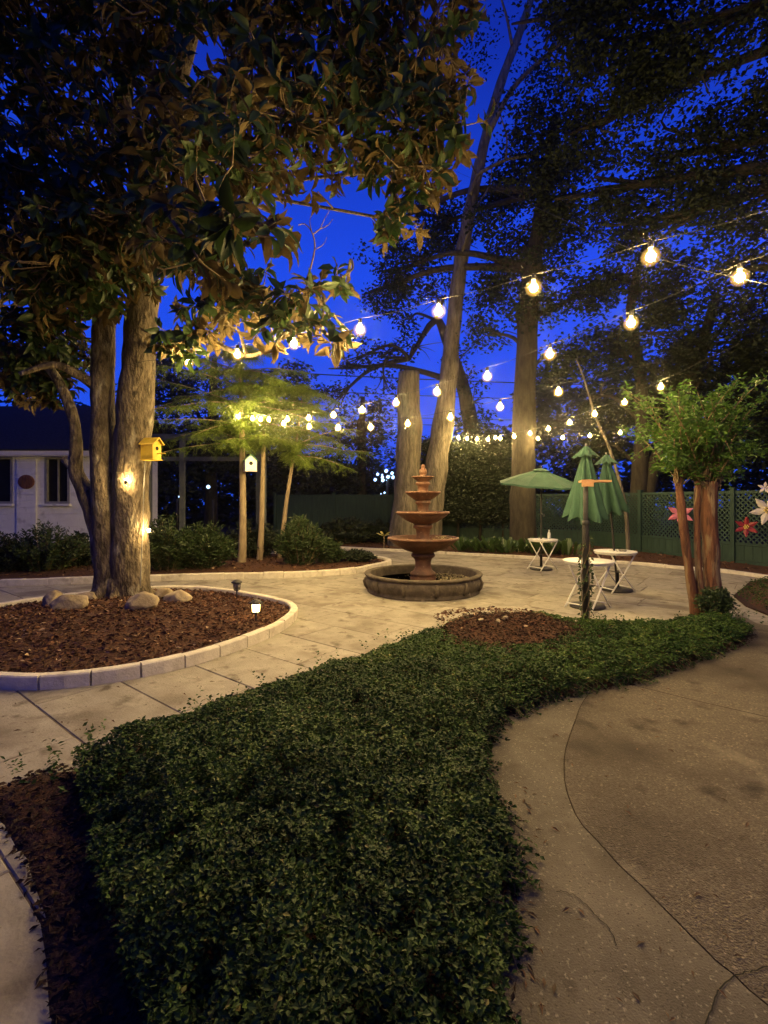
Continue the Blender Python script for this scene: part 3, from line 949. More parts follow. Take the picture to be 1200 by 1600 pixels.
for L, d0, d1, r0 in (([(735, 305), (745, 275), (765, 262), (790, 250), (815, 245), (845, 240), (865, 225), (872, 190)], 16, 15, .07),
                      ([(790, 250), (792, 215), (785, 190), (772, 150)], 15.4, 15, .04), ([(745, 275), (735, 250), (728, 205)], 16, 15.6, .035),
                      ([(722, 392), (742, 330), (765, 290), (768, 262)], 16, 15.6, .05),
                      ([(765, 205), (800, 140), (850, 90), (900, 50), (960, 20)], 16, 14, .10), ([(845, 240), (862, 250), (880, 205)], 15, 14.8, .03),
                      ([(800, 70), (790, 20), (770, -40)], 16, 15.5, .06)):
    L = spline([P(a, b, d0 + (d1 - d0) * i / (len(L) - 1)) for i, (a, b) in enumerate(L)], sub=4)
    mb = MB(); mb.tube(L, [r0 * (1 - .75 * k / (len(L) - 1)) for k in range(len(L))], 6, rough=.15); mb.make('limb', M['bark_twin'], lt)
lt_bl = blobs_world([(850, 110, 17.5, 60, 70, 1), (860, 40, 17, 80, 60, 1.2), (820, 235, 17.5, 50, 35, .8), (900, 150, 16.5, 60, 60, 1), (740, 60, 17.8, 50, 50, .8)])
cs, _ = sample_blobs(lt_bl, 2.6, .3)
leafy('foliage', cs, .5, 26, .14, .07, M['oak_leaf'], lt)

tree('live_oak', 'dark spreading oak whose straight trunk rises behind the open umbrella', P(818, 820, 15.5),
     [([(818, 880, .55), (817, 840, .42), (817, 780, .39), (818, 700, .37), (821, 600, .34), (825, 500, .32), (832, 420, .27), (850, 300, .2), (870, 180, .13)], 15.3, 15.3)],
     [(640, 415, 17.5, 75, 45, 1.2), (600, 450, 18, 45, 40, .8), (690, 350, 18.6, 80, 50, 1.0), (640, 335, 18.6, 55, 30, .8), (815, 400, 15.5, 80, 80, 1.4), (850, 470, 15, 70, 40, 1.0), (775, 455, 17.5, 50, 36, .8),
      (880, 320, 15, 120, 90, 1.8), (790, 290, 17.8, 70, 45, 1.0), (870, 210, 15, 90, 80, 1.6), (880, 560, 15.5, 55, 40, .9),(930, 450, 15.5, 70, 50, 1), (770, 520, 16, 50, 30, .7)],
     7.5, M['oak_leaf'], M['bark_dark'], .15, .085, .5, 50)
tree('distant_oak', 'dark leafy oak limbs against the blue sky above the cut trunk', P(760, 830, 22),
     [([(742, 860, .5), (740, 760, .42), (738, 680, .36), (722, 600, .28), (700, 540, .2), (680, 500, .15), (640, 560, .07)], 22, 20.5)],
     [(600, 555, 20.5, 60, 30, 1), (655, 545, 20.5, 55, 35, 1), (560, 560, 21, 35, 25, .8), (690, 470, 21, 60, 35, 1), (600, 600, 21, 30, 16, .6), (720, 560, 21.5, 40, 30, 1), (640, 500, 21, 30, 16, .7), (745, 625, 21, 45, 45, 1), (735, 690, 20, 50, 40, 1), (530, 620, 22, 30, 30, .8),(545, 575, 21, 25, 14, .6)],
     2.3, M['oak_leaf'], M['bark_dark'], .17, .10, .5, 36)
tree('forked_oak', 'big dark oak with low forked trunk behind the lattice fence', P(1000, 850, 16),
     [([(1000, 880, .30), (998, 800, .27), (1000, 730, .24), (1003, 660, .2), (1000, 580, .17), (985, 480, .14), (1010, 380, .10)], 15.8, 15.5),
      ([(1004, 840, .26), (1018, 740, .22), (1034, 700, .2), (1060, 640, .16), (1090, 560, .18), (1120, 460, .12)], 15.8, 15)],
     [(960, 560, 15.5, 80, 60, 1.4), (1040, 520, 15, 80, 60, 1.4), (1120, 480, 14.5, 100, 70, 1.6), (1000, 440, 15, 90, 50, 1.4), (1110, 560, 15, 90, 40, 1.2), (1180, 540, 14.5, 80, 80, 1.4),
      (1060, 600, 16.5, 70, 40, 1), (930, 620, 16.5, 60, 40, 1), (1190, 680, 15, 60, 60, 1.2), (1150, 640, 15.5, 60, 35, 1), (1010, 640, 17, 60, 40, 1),(930, 700, 17, 50, 40, 1), (1080, 700, 17, 60, 40, 1)],
     10.0, M['oak_leaf'], M['bark_dark'], .15, .085, .5, 48)
# unseen canopy added over the camera to block skylight: (photo column, row, distance) far above the frame
SHADE_CANOPY = [(900, -600, 5.5, 500, 220, 2.4), (300, -900, 5.0, 500, 250, 2.4), (-300, -700, 5.5, 400, 300, 2.2), (1500, -700, 5.0, 400, 300, 2.4)]
tree('overhanging_oak', 'dense dark oak crown hanging over the top right of the terrace', P(1640, 900, 9),
     [([(1640, 985, .5), (1630, 800, .42), (1600, 500, .36), (1560, 250, .28), (1500, 0, .2)], 9, 9)],
     [(1010, 60, 11, 150, 110, 1.8), (1130, 20, 10, 140, 90, 1.6), (960, 180, 12, 110, 90, 1.4), (1080, 240, 12, 110, 80, 1.4), (1170, 320, 11.5, 100, 90, 1.3), (1040, 350, 12.5, 110, 50, 1.2), (1180, 420, 11.5, 90, 50, 1.0),
      (1240, 160, 11, 120, 120, 1.5), (900, 20, 12, 80, 60, 1.2), (940, 300, 13, 60, 50, 1), (1100, -220, 10, 380, 170, 2.2), (1500, -100, 9, 250, 300, 2), (1350, 400, 10, 120, 160, 1.5)] + SHADE_CANOPY,
     9.5, M['oak_leaf'], M['bark_dark'], .13, .075, .45, 48)
# slim leaning stem behind the closed umbrellas
ls = empty('leaning_sapling', P(990, 850, 14.3), 'thin bare leaning stem behind the folded umbrellas', 'tree')
mb = MB(); L = spline([P(982, 872, 14.3), P(978, 800, 14.3), P(966, 745, 14.3), P(950, 695, 14.3), P(932, 655, 14.3), P(912, 590, 14.3), P(900, 560, 14.3)], sub=4)
mb.tube(L, [.065 - .045 * k / (len(L) - 1) for k in range(len(L))], 8, rough=.1); mb.make('trunk', M['bark_twin'], ls)

# conifer-like dark trees on the left, behind the saplings
tree('bushy_evergreen', 'dark rounded evergreen beyond the fence left of the cut trunk', P(560, 840, 23), [([(565, 850, .3), (565, 700, .2), (567, 620, .1)], 23, 23)],
     [(565, 690, 23, 75, 60, 1.6), (590, 640, 23, 45, 40, 1.2), (520, 700, 23, 60, 50, 1.4), (575, 740, 22.5, 70, 40, 1.2)], 4.5, M['dim_leaf'], M['bark_dark'], .2, .1, .5, 46)
tree('bushy_evergreen', 'dark evergreen filling the sky behind the grey screen frame', P(330, 840, 22), [([(330, 850, .3), (330, 700, .25), (335, 560, .12)], 22, 22)],
     [(330, 640, 22, 110, 80, 1.8), (280, 720, 21, 110, 60, 1.5), (420, 690, 21.5, 90, 70, 1.5), (450, 610, 22, 60, 50, 1.3), (260, 590, 23, 80, 60, 1.4),(450, 750, 21, 80, 40, 1.2)], 4.5, M['dim_leaf'], M['bark_dark'], .2, .1, .55, 46)
# leafy hedge along the fence
hd = empty('tall_hedge', P(745, 810, 17.6), 'tall dark clipped hedge right of the leaning trunk', 'hedge')
cs = np.array([P(R.uniform(655, 802), R.uniform(688, 812), R.uniform(17.2, 18.4)) for _ in range(1150)])
leafy('foliage', cs, .28, 26, .12, .06, M['dim_leaf'], hd)
mb = MB()
for px in (680, 715, 750, 785): mb.tube([P(px, 852, 17.9), P(px + 4, 700, 17.9)], [.06, .02], 6)
mb.make('stem', M['bark_dark'], hd)
# far wood at the back, plus an unseen ring added behind to block skylight
cs = []
for k in range(6200):
    a = math.radians(R.uniform(-62, 62)); dd = R.uniform(32, 40)
    if k >= 3400: a = math.radians(R.uniform(62, 298)); dd = R.uniform(17, 22)
    hmax = 4.2 + 1.6 * nz(a * 6, 3.1) + 1.2 * nz(a * 17, 9.2)
    if abs(math.degrees(a)) > 16: hmax += 2.6
    if k < 3400 and math.degrees(a) > 9: hmax += 3.2
    if k >= 3400: hmax += 3.0
    cs.append((math.sin(a) * dd, math.cos(a) * dd, R.uniform(0, max(hmax, 1.5))))
o = leafy('far_wood_and_shade_ring', np.array(cs), .9, 26, .5, .26, M['dim_leaf'], None)
tag(o, kind='stuff')

# ------------------------------------------------------------------ bald cypress saplings
def cypress(trunk_px, d, crown, label, nb=26, seed=0):
    base = P(trunk_px[0][0], trunk_px[0][1], d)
    root = empty('cypress_sapling', base, label, 'tree', 'feathery saplings in the left bed')
    p, r = pxt(trunk_px, d, d)
    p, r = spline(p, r, 5)
    mb = MB(); mb.tube(p, r, 9, rough=.08); mb.make('trunk', M['bark_sap'], root)
    bm = MB(); fp, fd, fu = [], [], []
    for (px, py, reach_l, reach_r, n) in crown:      # whorls of level branches
        o_ = P(px, py, d)
        for k in range(n):
            t = 2 * math.pi * (k + random.random() * .7) / n
            reach = (reach_l if math.cos(t) < 0 else reach_r) * d / FOC
            reach *= (abs(math.cos(t)) * .8 + .35) * random.uniform(.55, 1.12)
            ez = random.uniform(-.34, .30)
            e_ = o_ + Vector((math.cos(t), math.sin(t) * .9, ez)) * reach
            mid = o_.lerp(e_, .5) + Vector((0, 0, .08))
            L = spline([o_, mid, e_], sub=6)
            bm.tube(L, [.016 - .012 * i / (len(L) - 1) for i in range(len(L))], 5, cap=False)
            for i in range(2, len(L)):
                for q in range(6):
                    s_ = L[i - 1].lerp(L[i], random.random())
                    dr = Vector((random.gauss(0, 1), random.gauss(0, 1), random.uniform(-.7, .15)))
                    dr += (e_ - o_).normalized() * .6
                    dr.normalize()
                    fl = random.uniform(.12, .36)
                    for w in range(9):
                        f = (w + 1) / 9
                        pp = s_ + dr * fl * f - Vector((0, 0, .06 * f * f))
                        sd = dr.cross(Vector((0, 0, 1))).normalized()
                        for sg in (-1, 1):
                            fp.append(pp); fd.append(dr * .5 + sd * sg - Vector((0, 0, .25))); fu.append(Vector((random.gauss(0, .3), random.gauss(0, .3), 1)))
    bm.make('branch', M['bark_sap'], root)
    n = len(fp)
    V, Fa = leaves(np.array(fp), np.array(fd), np.array(fu), R.uniform(.05, .085, n), R.uniform(.011, .018, n), LEAF2)
    o = build('foliage', V, Fa, M['cyp_leaf'], root, smooth=False); o['kind'] = 'stuff'
    return root


cypress([(377, 890, .11), (379, 840, .095), (379, 760, .08), (378, 680, .065), (376, 620, .045), (374, 560, .02), (373, 535, .008)], 11.9,
        [(378, 690, 130, 60, 8), (378, 662, 175, 100, 13), (377, 632, 170, 105, 13), (376, 605, 145, 100, 11), (375, 580, 110, 90, 9), (374, 555, 55, 55, 7)],
        'feathery cypress sapling carrying the white birdhouse on its trunk')
cypress([(405, 884, .09), (408, 830, .075), (410, 760, .065), (412, 690, .05), (414, 630, .03), (416, 580, .01)], 12.4,
        [(412, 690, 60, 90, 7), (413, 660, 70, 100, 9), (414, 635, 70, 100, 9), (415, 605, 60, 80, 8)],
        'slim feathery sapling just right of the one with the birdhouse')
cypress([(436, 880, .07), (441, 840, .06), (448, 780, .05), (456, 730, .045), (463, 690, .035), (470, 640, .02), (474, 600, .008)], 12.7,
        [(460, 712, 15, 95, 9), (463, 695, 25, 95, 9), (466, 672, 50, 80, 8), (470, 640, 50, 60, 7), (473, 610, 40, 45, 6)],
        'feathery sapling with the slanting trunk nearest the fountain')

# ------------------------------------------------------------------ crape myrtle (right)
cm = empty('crape_myrtle', P(1105, 955, 6.9), 'pruned crape myrtle with three red brown trunks and bushy green top', 'tree')
for L in ([(1090, 985, .085), (1085, 945, .066), (1078, 900, .060), (1069, 830, .056), (1062, 770, .053), (1060, 745, .060)],
          [(1100, 985, .08), (1097, 945, .05), (1091, 880, .043), (1089, 810, .04), (1091, 750, .042), (1094, 742, .048)],
          [(1118, 990, .15), (1114, 950, .128), (1112, 900, .112), (1110, 850, .105), (1108, 800, .105), (1110, 752, .105)]):
    p, r = pxt(L, 6.85, 6.85); p, r = spline(p, r, 5)
    mb = MB(); mb.tube(p, r, 12, rough=.2, freq=4.0); mb.make('trunk', M['bark_myrtle'], cm)
mb = MB(); lp, ld, lu = [], [], []
tops = [P(1060, 747, 6.85), P(1094, 745, 6.85), P(1105, 752, 6.85), P(1118, 752, 6.9)]
for k in range(88):
    s0 = tops[k % 4] + Vector((R.normal(0, .03), R.normal(0, .03), -R.uniform(0, .12)))
    tx, ty = R.uniform(985, 1185), R.uniform(598, 740)
    if ty > 700: tx = R.uniform(1015, 1165)
    if k % 3 == 1: tx, ty = R.uniform(968, 1210), R.uniform(578, 715)
    e_ = P(tx, ty, 6.85 + R.uniform(-.7, .7))
    m_ = s0.lerp(e_, .55) + Vector((0, 0, .14))
    if k % 3 == 0: e_ = e_ - Vector((0, 0, .12)); m_ = m_ + Vector((0, 0, .22))
    L = spline([s0, m_, e_], sub=7)
    mb.tube(L, [.012 - .009 * i / (len(L) - 1) for i in range(len(L))], 5, cap=False)
    for i in range(3 if k % 3 else 4, len(L)):
        for q in range(5 if k % 2 else 9):
            s_ = L[i - 1].lerp(L[i], random.random()) + Vector(rdir(1)[0] * R.uniform(.0, .12))
            dd = Vector(rdir(1, -.6, .5)[0]) + (L[i] - L[i - 1]).normalized() * .5
            lp.append(s_); ld.append(dd); lu.append(rdir(1, .2, 1)[0])
mb.make('shoot', M['twig'], cm)
n = len(lp)
V, Fa = leaves(np.array(lp), np.array(ld), np.array(lu), R.uniform(.06, .105, n), R.uniform(.028, .046, n), LEAF4)
o = build('foliage', V, Fa, M['myrtle_leaf'], cm, smooth=False); o['kind'] = 'stuff'


# ------------------------------------------------------------------ shrubs
def shrub(label, cx, cy, d, rx, h, n, leaf, ln, wd, group, name='shrub', rd=None, tmpl=LEAF4):
    """cx: photo column of the middle; d: distance; rx, h in metres"""
    b = Vector(((cx - 600) / FOC * d, d, .06))
    root = empty(name, b, label, 'shrub', group)
    mb = MB(); pp, dd, uu = [], [], []
    for k in range(n):
        a = random.random() * 2 * math.pi; rr = math.sqrt(random.random())
        e_ = b + Vector((math.cos(a) * rx * rr, math.sin(a) * (rd or rx * .7) * rr, h * (1 - .55 * rr * rr) * random.uniform(.55, 1.08)))
        s0 = b + Vector((math.cos(a) * rx * rr * .35, math.sin(a) * rx * .3 * rr, 0))
        L = spline([s0, s0.lerp(e_, .6) + Vector((0, 0, .08)), e_], sub=4)
        mb.tube(L, [.008 - .005 * i / (len(L) - 1) for i in range(len(L))], 4, cap=False)
        for i in range(2, len(L)):
            for q in range(6):
                s_ = L[i - 1].lerp(L[i], random.random()) + Vector(rdir(1)[0] * .05)
                pp.append(s_); dd.append(Vector(rdir(1, -.3, .8)[0]) + (L[i] - L[i - 1]).normalized() * .4); uu.append(rdir(1, .1, 1)[0])
    mb.make('stem', M['twig'], root)
    m_ = len(pp)
    V, Fa = leaves(np.array(pp), np.array(dd), np.array(uu), R.uniform(.7, 1.3, m_) * ln, R.uniform(.7, 1.3, m_) * wd, tmpl)
    o = build('foliage', V, Fa, leaf, root, smooth=False); o['kind'] = 'stuff'
    return root


sg = 'shrubs in the left bed'
shrub('dark bushy shrub below the round plaque of the white house', 70, 0, 10.6, .95, 1.05, 150, M['shrub_leaf'], .09, .03, sg)
shrub('dark shrub at the far left edge by the white house', 5, 0, 10.4, .8, .8, 110, M['dim_leaf'], .09, .035, sg)
shrub('low dark shrub just left of the magnolia trunk', 122, 0, 11.2, .5, .75, 80, M['dim_leaf'], .12, .05, sg)
shrub('fern like shrub right of the magnolia trunk by its lamp', 262, 0, 10.7, .75, 1.15, 150, M['shrub_leaf'], .13, .035, sg)
shrub('feathery shrub between the magnolia and the birdhouse sapling', 318, 0, 10.9, .7, 1.05, 150, M['shrub_leaf'], .13, .035, sg)
shrub('dark shrub behind the two straight saplings', 395, 0, 13.0, .9, 1.0, 120, M['dim_leaf'], .12, .05, sg)
shrub('bright rounded shrub right of the slanting sapling', 470, 0, 11.5, .62, 1.12, 150, M['shrub_leaf'], .12, .03, sg)
shrub('small shrub at the kerb tip left of the fountain', 512, 0, 11.8, .4, .62, 80, M['shrub_leaf'], .11, .03, sg)
shrub('low spreading plant in the bed tip beside the fountain basin', 560, 0, 12.2, .45, .28, 70, M['dim_leaf'], .08, .04, sg)
shrub('dark low shrub at the foot of the plain green fence', 545, 0, 17.6, 1.2, .95, 120, M['dim_leaf'], .16, .06, 'shrubs along the rear fence')
shrub('dark shrub left of the cut trunk by the plain fence', 600, 0, 17.8, .8, .8, 90, M['dim_leaf'], .16, .06, 'shrubs along the rear fence')
shrub('small dark shrub at the foot of the crape myrtle', 1117, 0, 6.55, .25, .34, 90, M['shrub_leaf'], .045, .025, None)


# strap-leaved plants along the rear border, every large leaf its own object
def strap_mesh():
    me = bpy.data.meshes.new('leaf')
    V, Fc = [], []
    N_ = 5
    for i in range(N_ + 1):
        t = i / N_
        w = .5 * math.sin(math.pi * min(1, t * .93 + .07)) ** .8 * (1 if t < 1 else 0)
        x = t * math.cos(.9 * t) ; z = t * (1 - .45 * t)
        V += [(x * .6, w * .16, z + .02), (x * .6, 0, z), (x * .6, -w * .16, z + .02)]
    for i in range(N_):
        for k in range(2):
            Fc.append((i * 3 + k, i * 3 + k + 1, i * 3 + k + 4, i * 3 + k + 3))
    me.from_pydata(V, [], Fc); me.materials.append(M['cast_leaf'])
    me.polygons.foreach_set('use_smooth', [True] * len(me.polygons))
    return me


SM = strap_mesh()
plants = [(722, 14.9, 'strap leaved plant nearest the fountain in the rear border'), (745, 14.7, 'broad leaved clump second from the fountain in the rear border'),
          (768, 14.5, 'broad leaved clump left of the open umbrella'), (792, 14.3, 'broad leaved clump below the left edge of the open umbrella'),
          (815, 14.6, 'dark strap leaved clump at the foot of the straight oak trunk'), (838, 14.2, 'dark strap leaved clump behind the far white table'),
          (862, 14.0, 'dark clump just right of the far white table'), (888, 13.7, 'dark strap leaved clump left of the vine covered post')]
for (px, d, lab) in plants:
    b = Vector(((px - 600) / FOC * d, d, .08))
    root = empty('cast_iron_plant', b, lab, 'plant', 'strap leaved plants along the rear border')
    for k in range(30):
        o = bpy.data.objects.new('leaf', SM); COL.objects.link(o); o.parent = root
        a = random.random() * 2 * math.pi; rr = random.uniform(.02, .28)
        o.location = (math.cos(a) * rr, math.sin(a) * rr, 0)
        o.rotation_euler = (random.uniform(-.25, .25), random.uniform(-.3, .35), a + random.uniform(-.5, .5))
        s_ = random.uniform(.4, .85); o.scale = (s_, s_ * random.uniform(.8, 1.2), s_)
# the pale yellow leaf clump by the cut trunk
yl = empty('yellow_plant', P(600, 838, 15.8), 'small pale yellow leaved plant left of the fountain column', 'plant')
for k in range(7):
    o = bpy.data.objects.new('leaf', SM.copy()); o.data.materials[0] = M['pale_leaf']; COL.objects.link(o); o.parent = yl
    o.rotation_euler = (random.uniform(-.3, .3), random.uniform(.3, .9), k * .9); o.scale = (.42, .5, .42)
mb = MB(); mb.tube([P(600, 862, 15.8), P(600, 838, 15.8)], [.02, .015], 6); mb.make('stem', M['twig'], yl)

# ------------------------------------------------------------------ ground cover
def cover(name, poly, dens, bare=None, hmax=.27, label=None):
    xs = [p.x for p in poly]; ys = [p.y for p in poly]
    x0, x1, y0, y1 = min(xs), max(xs), max(min(ys), .85), max(ys)
    n = int((x1 - x0) * (y1 - y0) * dens)
    X, Y = R.uniform(x0, x1, n), R.uniform(y0, y1, n)
    k = inside(poly, X, Y); X, Y = X[k], Y[k]
    D = edge_dist(poly, X, Y)
    keep = R.random(len(X)) < np.clip(2.2 / Y, .34, 1.0)
    edge = np.array([.03 + .05 * nz(x * 6, y * 6, 1.7) for x, y in zip(X, Y)])
    keep &= D > edge
    if bare:
        q = np.zeros(len(X))
        for (bx, by, ra, rb) in bare:
            q = np.maximum(q, np.clip(1.5 - np.hypot((X - bx) / ra, (Y - by) / rb), 0, 1))
        q += np.array([.35 * nz(x * 3, y * 3, 5) for x, y in zip(X, Y)])
        keep &= R.random(len(X)) > np.clip(q * 1.05, 0, .78)
    X, Y, D = X[keep], Y[keep], D[keep]
    bumpy = np.array([.6 + .5 * nz(x * 2.6, y * 2.6, 4) + .35 * nz(x * 7, y * 7, 8) for x, y in zip(X, Y)])
    top = np.clip(.045 + np.clip(D, 0, .35) / .35 * (hmax * .55) + bumpy * hmax * .42, .04, .5)
    if hmax > .2: top *= np.clip(1.3 - Y / 9.5, .45, 1)
    gaps = np.array([nz(x * 8.5, y * 8.5, 2) for x, y in zip(X, Y)])
    if bare: top *= 1 - .6 * np.exp(-((X - MPX) ** 2 + (Y - MPY + .5) ** 2) / 1.1)
    Z = top * (1 - R.random(len(X)) ** 1.8 * .75) * np.where(gaps < -.22, .6, 1) + .03
    n = len(X)
    # leaves sit on short runners: groups share a direction
    d = rdir(n, -.15, .55); ups = rdir(n, .35, 1)
    s = R.uniform(.5, 1.5, n) * np.clip(.85 + Y * .05, .9, 1.5)
    V, Fa = leaves(np.c_[X, Y, Z], d, ups, .0225 * s, .0145 * s, LEAF4)
    o = build(name, V, Fa, M['cover_leaf'], None, smooth=False)
    tag(o, label, None, None, 'stuff')
    # woody runners poking up
    return o


mulch_patch = G(775, 985)
cover('ground_cover', PLANTED, 27000, bare=[(MPX, MPY, .72, .75), (G(710, 990).x, G(710, 990).y, .35, .4)], label='low glossy jasmine ground cover filling the long bed')
cover('ground_cover', RBED, 2600, hmax=.22, label='small dark patch of ground cover at the right edge')
# upright sprigs along the skyline of the bed
sp_p, sp_d, sp_u = [], [], []
mb = MB()
for k in range(300):
    j = R.integers(0, len(COVER_FAR) - 2); f = R.random()
    if 6 <= j <= 9: continue
    q = COVER_FAR[j].lerp(COVER_FAR[j + 1], f); q = Vector((q.x + R.normal(0, .12), q.y - abs(R.normal(0, .25)) - .16, .12))
    e_ = q + Vector((R.normal(0, .05), R.normal(0, .05), R.uniform(.06, .14) * (1 if q.y < 5 else .8)))
    mb.tube([q, e_], [.003, .0015], 4, cap=False)
    for w in range(6):
        sp_p.append(q.lerp(e_, .35 + .65 * w / 5)); sp_d.append(rdir(1, -.1, .7)[0]); sp_u.append(rdir(1, .3, 1)[0])
n = len(sp_p)
V, Fa = leaves(np.array(sp_p), np.array(sp_d), np.array(sp_u), R.uniform(.02, .04, n), R.uniform(.012, .022, n), LEAF4)
o = build('cover_sprigs', V, Fa, M['cover_leaf'], None, smooth=False); tag(o, kind='stuff')

rp_, rd_, ru_ = [], [], []
mb = MB()
for k in range(230):
    j = R.integers(0, 12); f = R.random()
    a_, b_ = COVER_NEAR[j], COVER_NEAR[j + 1]
    q = a_.lerp(b_, f); t_ = (b_ - a_).normalized(); o_ = Vector((-t_.y, t_.x, 0))
    q = q - o_ * .02 if o_.y < 0 else q + o_ * 0
    out_ = Vector((.8, -.45, 0)) if j < 6 else Vector((1, 0, 0))
    e_ = q + (out_ + Vector((R.normal(0, .5), R.normal(0, .5), 0))) * R.uniform(.0, .075)
    L = spline([q - out_ * .1 + Vector((0, 0, .10)), q + Vector((0, 0, .07)), Vector((e_.x, e_.y, .025))], sub=4)
    mb.tube(L, [.0025] * len(L), 4, cap=False)
    for p_ in L[1:]:
        for w in range(3):
            rp_.append(p_); rd_.append(rdir(1, -.2, .6)[0]); ru_.append(rdir(1, .3, 1)[0])
o = mb.make('runners', M['twig'], None); tag(o, kind='stuff')
n = len(rp_)
V, Fa = leaves(np.array(rp_), np.array(rd_), np.array(ru_), R.uniform(.014, .034, n), R.uniform(.009, .02, n), LEAF4)
o = build('runner_leaves', V, Fa, M['cover_leaf'], None, smooth=False); tag(o, kind='stuff')


# bark chips
def chips(name, poly, n, zf, size, m_='chip', keepf=None):
    xs = [p[0] for p in poly]; ys = [p[1] for p in poly]
    X = R.uniform(min(xs), max(xs), n * 3); Y = R.uniform(min(ys), max(ys), n * 3)
    k = inside(poly, X, Y); X, Y = X[k][:n], Y[k][:n]
    if keepf is not None:
        k = keepf(X, Y); X, Y = X[k], Y[k]
    D = edge_dist(poly, X, Y)
    Z = np.array([zf(x, y, d) for x, y, d in zip(X, Y, D)]) + R.uniform(.0, .02, len(X))
    d = rdir(len(X), -.35, .45); ups = rdir(len(X), .2, 1)
    ln = R.uniform(.5, 1.5, len(X)) * size
    V, Fa = leaves(np.c_[X, Y, Z], d, ups, ln, ln * R.uniform(.25, .6, len(X)), LEAF4)
    o = build(name, V, Fa, M[m_], None, smooth=False); tag(o, kind='stuff')


chips('bark_chips', ISLAND, 14000, lambda x, y, d: .05 + min(d, 1.6) * .095 + .02 * nz(x * 3, y * 3), .055)
chips('bark_chips', LEFTBED, 4000, lambda x, y, d: .06 + min(d, 1) * .05 + .02 * nz(x * 2, y * 2), .07)
chips('bark_chips', REAR, 5000, lambda x, y, d: .035 + min(d, 1) * .05 + .02 * nz(x * 2, y * 2), .08)
chips('bark_chips', BED, 34000, bed_z, .032, 'shaded_chip')
PATCH = [Vector((MPX + .75 * math.cos(a), MPY + .6 * math.sin(a), 0)) for a in np.linspace(0, 2 * math.pi, 24)[:-1]]
chips('bark_chips', PATCH, 800, lambda x, y, d: bed_z(x, y, 1) + .004, .045)
# fallen leaves and pine straw on the paving
lx, ly = [], []
for k in range(60):
    q = G(R.uniform(745, 830), R.uniform(1200, 1600)); lx.append(q.x + R.uniform(0, .12)); ly.append(q.y)
for k in range(45):
    q = G(R.uniform(780, 1200), R.uniform(1090, 1600)); lx.append(q.x); ly.append(q.y)
for k in range(420):
    q = G(R.uniform(20, 1150), 872 + 290 * R.random() ** 1.6); lx.append(q.x); ly.append(q.y)
lx, ly = np.array(lx), np.array(ly)
n = len(lx)
k = ~(inside(PLANTED, lx, ly) | inside(ISLAND, lx, ly))
lx, ly = lx[k], ly[k]; n = len(lx)
s = R.uniform(.5, 1.3, n)
V, Fa = leaves(np.c_[lx, ly, np.full(n, .014)], rdir(n, -.03, .04), rdir(n, .9, 1), .042 * s, .012 * s, LEAF4)
o = build('leaf_litter', V, Fa, M['litter'], None, smooth=False); tag(o, kind='stuff')


# ------------------------------------------------------------------ rocks
def rock(label, px, py, d, sx, sy, sz, rz, seed, group='rocks round the magnolia'):
    c = P(px, py, d)
    rk = random.Random(seed); cuts = []
    for _ in range(7):
        v_ = Vector((rk.gauss(0, 1), rk.gauss(0, 1), rk.gauss(.2, .8))).normalized(); cuts.append((v_, rk.uniform(.55, .85)))
    bm = bmesh.new(); bmesh.ops.create_icosphere(bm, subdivisions=4, radius=1)
    for v in bm.verts:
        q = v.co.copy()
        f = 1 + .28 * mnoise.noise(q * 1.1 + Vector((seed, 0, 0))) + .10 * mnoise.noise(q * 3.1 + Vector((0, seed, 0)))
        q = q * f
        for cn, cd in cuts:
            dd_ = q.dot(cn) - cd
            if dd_ > 0: q = q - cn * dd_ * .85
        v.co = Vector((q.x * sx, q.y * sy, max(q.z, -.6) * sz))
    me = bpy.data.meshes.new('rock'); bm.to_mesh(me); bm.free()
    me.materials.append(M['rock']); me.polygons.foreach_set('use_smooth', [True] * len(me.polygons))
    o = bpy.data.objects.new('rock', me); COL.objects.link(o)
    z = isl_z(c.x, c.y) + sz * .42 if group else c.z
    o.location = (c.x, c.y, z); o.rotation_euler = (random.uniform(-.15, .15), random.uniform(-.25, .25), rz)
    return tag(o, label, 'rock', group)


rock('long pale rock tilted at the front left of the magnolia', 108, 950, 6.35, .22, .13, .14, .35, 1.0)
rock('pale upright rock leaning behind the long one', 83, 938, 6.75, .15, .15, .16, 0.2, 2.0)
rock('low dark rock half hidden at the left foot of the trunk', 133, 925, 7.1, .18, .14, .09, 0.1, 3.0)
rock('boxy tan rock directly in front of the magnolia trunk', 222, 948, 6.3, .19, .16, .15, .1, 4.0)
rock('long tan rock lying right of the magnolia trunk', 277, 930, 7.0, .27, .14, .13, -.25, 5.0)
rock('small pale rock behind the long tan rock', 259, 918, 7.35, .15, .13, .10, .3, 6.0)
for k, (px, py) in enumerate(((770, 968), (783, 966), (800, 975), (764, 976), (752, 986), (778, 988), (790, 984))):
    q = G(px, py, .10)
    o = rock('pale stone lying on the bare mulch patch of the bed', px, py, q.y, .035, .03, .025, k, 10.0 + k, None)
    o.location = (q.x, q.y, bed_z(q.x, q.y, 1) + .015); tag(o, group='pale stones on the mulch patch'); o.name = 'stone'

